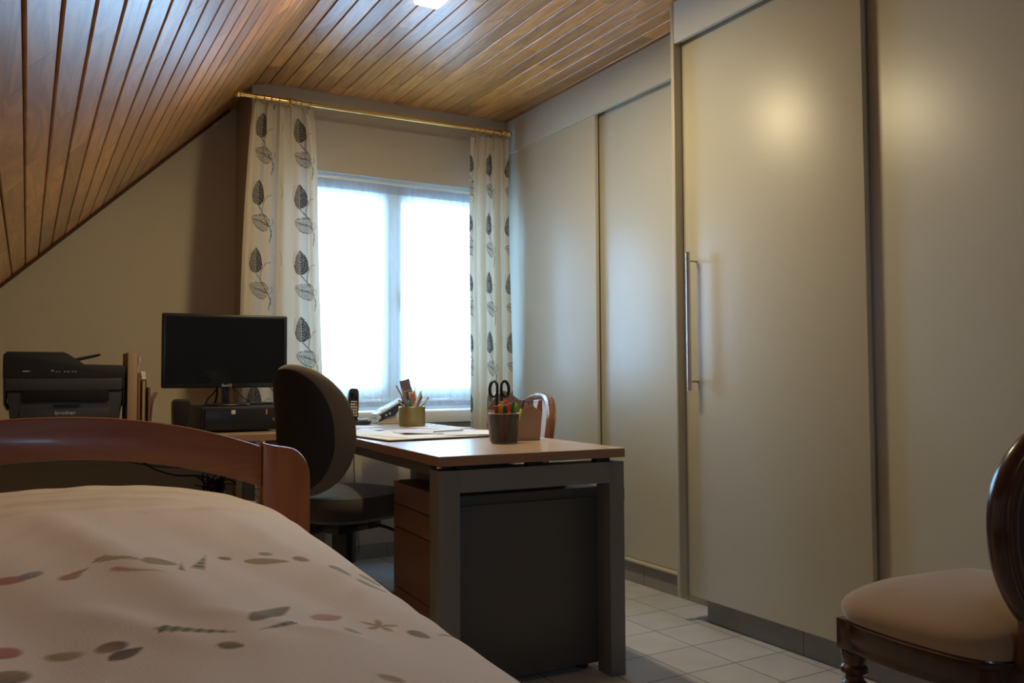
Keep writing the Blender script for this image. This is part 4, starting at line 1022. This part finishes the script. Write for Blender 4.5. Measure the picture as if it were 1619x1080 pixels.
# back: oval bent round an upright axis
def back_pt(a, zz, t_):
    R_ = .22; th = a/R_; y = -.235-.0 + (R_-t_)*(1-math.cos(th)) + t_*0 - t_; x = (R_-t_)*math.sin(th)
    lean = -.10*(zz-.75)
    return (x, y+lean+t_*0.0, zz)
def back_obj(name, W_, H_, zc, t_front, t_rear, m, edge=1.0, n=2.5):
    bm = new(); K = 64; RN = 12; rngs = []
    for side in (1, 0):
        seq = range(0, RN+1) if side else range(RN-1, -1, -1)
        for i in seq:
            rho = math.sin(i/RN*PI/2); bul = math.sqrt(max(0, 1-rho**5))
            tt = (t_front if side else t_rear)
            mid = (t_front+t_rear)/2; tt = mid+(tt-mid)*bul
            rngs.append([bm.verts.new(back_pt(p[0]*rho, zc+p[1]*rho, -tt)) for p in rr(W_, H_, n, K)])
    for A, B in zip(rngs, rngs[1:]):
        for i in range(K): bm.faces.new((A[i], A[(i+1) % K], B[(i+1) % K], B[i]))
    bmesh.ops.remove_doubles(bm, verts=bm.verts[:], dist=.0002); bmesh.ops.recalc_face_normals(bm, faces=bm.faces[:])
    return mesh_obj(name, bm, m, oc, smooth=60)
back_obj('backrest', .222, .238, .765, .030, -.028, M_rim, n=2.15)
back_obj('back_shell', .206, .222, .765, -.024, -.036, M_shell, n=2.15)
bm = new(); tube(bm, spline([(0, -.06, .40), (0, -.19, .40), (0, -.255, .44), (0, -.262, .60)], 6), .022, 10, ry=.008); mesh_obj('back_bar', bm, M_black, oc)

# ------------------------------------------------------------------ oval-back dining chairs
def oval_chair(label, loc, rz, wood, seatm, rearm, frontm, grp, sd=.19, sw=.225):
    t = thing('dining_chair', label, 'chair', loc, rz, grp)
    K = 64
    def plan(s_=1.0):
        out = []
        for p in rr(sw, sd, 5.0, K):
            tap = 1-.10*(-p[1]/sd if p[1] < 0 else 0)
            out.append((p[0]*tap*s_, (p[1]+.0)*s_))
        return out
    # cushion
    bm = new(); R = []
    prof_ = [(.985, .440), (1.01, .455), (1.015, .468), (.99, .480), (.94, .490), (.86, .502), (.72, .516), (.55, .527), (.35, .534), (.15, .537)]
    for s_, z in prof_: R.append([bm.verts.new((p[0], p[1], z)) for p in plan(s_)])
    for A, B in zip(R, R[1:]):
        for i in range(K): bm.faces.new((A[i], A[(i+1) % K], B[(i+1) % K], B[i]))
    bm.faces.new(R[0][::-1]); bm.faces.new(R[-1]); mesh_obj('seat_cushion', bm, seatm, t)
    # moulded seat rail
    bm = new(); R = []
    for s_, z in ((.86, .375), (.955, .375), (.965, .385), (.96, .392), (.975, .400), (.975, .432), (.99, .436), (.985, .4395), (.86, .4395)): R.append([bm.verts.new((p[0], p[1], z)) for p in plan(s_)])
    R.append(R[0])
    for A, B in zip(R, R[1:]):
        for i in range(K): bm.faces.new((A[i], A[(i+1) % K], B[(i+1) % K], B[i]))
    mesh_obj('seat_rail', bm, wood, t)
    lx, ly = sw-.041, sd-.040
    for sg in (-1, 1):
        bm = new(); box(bm, sg*lx-.025, sg*lx+.025, ly-.025, ly+.025, .372, .438, .004)
        lathe(bm, [(.018, .0), (.012, .004), (.014, .02), (.019, .05), (.024, .29), (.026, .305), (.019, .312), (.019, .320), (.028, .328), (.028, .338), (.022, .344), (.026, .362), (.026, .372)], 36, sg*lx, ly, flute=0)
        mesh_obj('leg', bm, wood, t)
        bm = new(); a = sg*(lx-.015)
        tube(bm, spline([(a, -ly-.055, .0), (a, -ly-.015, .2), (a, -ly, .42)], 6), [.015]*4+[.018]*4+[.022]*4+[.022], 8)
        mesh_obj('leg', bm, wood, t)
    # oval back, raked
    zc, aw, bh = .68, .235, .225; rake = -.14; y0 = -sd+.004
    def bp(x, z, dy=0):
        x = x*(1+.16*max(-1, min(1, (z-zc)/bh))); return (x, y0+rake*(z-.45)-.05*(1-(x/aw)**2)*.55+dy, z)
    ov = rr(aw-.02, bh-.02, 2.25, 72)
    bm = new(); tube(bm, [bp(p[0], zc+p[1]) for p in ov], .024, 12, closed=True, ry=.019, upv=None); fr = mesh_obj('back_frame', bm, wood, t)
    bm = new(); tube(bm, [bp(p[0]*1.045, zc+p[1]*1.045, -.019) for p in ov], .0055, 8, closed=True); tube(bm, [bp(p[0]*1.03, zc+p[1]*1.03, .019) for p in ov], .0055, 8, closed=True); mesh_obj('moulding', bm, wood, fr)
    for nm, dy, bul, m_ in (('back_cushion', .012, .022, frontm), ('rear_panel', -.010, -.008, rearm)):
        bm = new(); R = []
        for i in range(11):
            rho = 1-i/10*.995; R.append([bm.verts.new(bp(p[0]*.93*rho, zc+p[1]*.93*rho, dy+bul*(1-rho**3))) for p in ov])
        for A, B in zip(R, R[1:]):
            for i in range(72): bm.faces.new((A[i], A[(i+1) % 72], B[(i+1) % 72], B[i]))
        bmesh.ops.recalc_face_normals(bm, faces=bm.faces[:])
        mesh_obj(nm, bm, m_, t)
    bm = new()
    for i in range(0, 144):
        p = superell(2*PI*i/144, (aw-.02)*.885, (bh-.02)*.885, 2.25); c = bp(p[0], zc+p[1], .0175); ball(bm, c, .0032, 1, .6, 1, 6)
    nt_ = mesh_obj('nail_trim', bm, M_nail, t); nt_['kind'] = 'stuff'
    for sg in (-1, 1):
        bm = new(); P = [bp(sg*.165, .43), bp(sg*.160, .50), bp(sg*.165, .56), bp(sg*.175, .60)]
        tube(bm, spline(P, 5), [.026]*5+[.024]*5+[.022]*5+[.018], 10, ry=[.018]*16); mesh_obj('stile', bm, wood, t)
    return t
oval_chair('dark mahogany oval-back chair with tan velvet seat in the right foreground', (1.70, 1.06, 0), math.radians(-6), M_maho, M_velvet, M_velvdark, M_velvet, None, sd=.19)
oval_chair('orange-lit mahogany oval-back chair with cream upholstery behind the main desk', (1.945, 3.62, 0), math.radians(80), M_maho_lit, M_cream, M_cream, M_cream, None, sd=.19).scale = (.97, .97, .97)
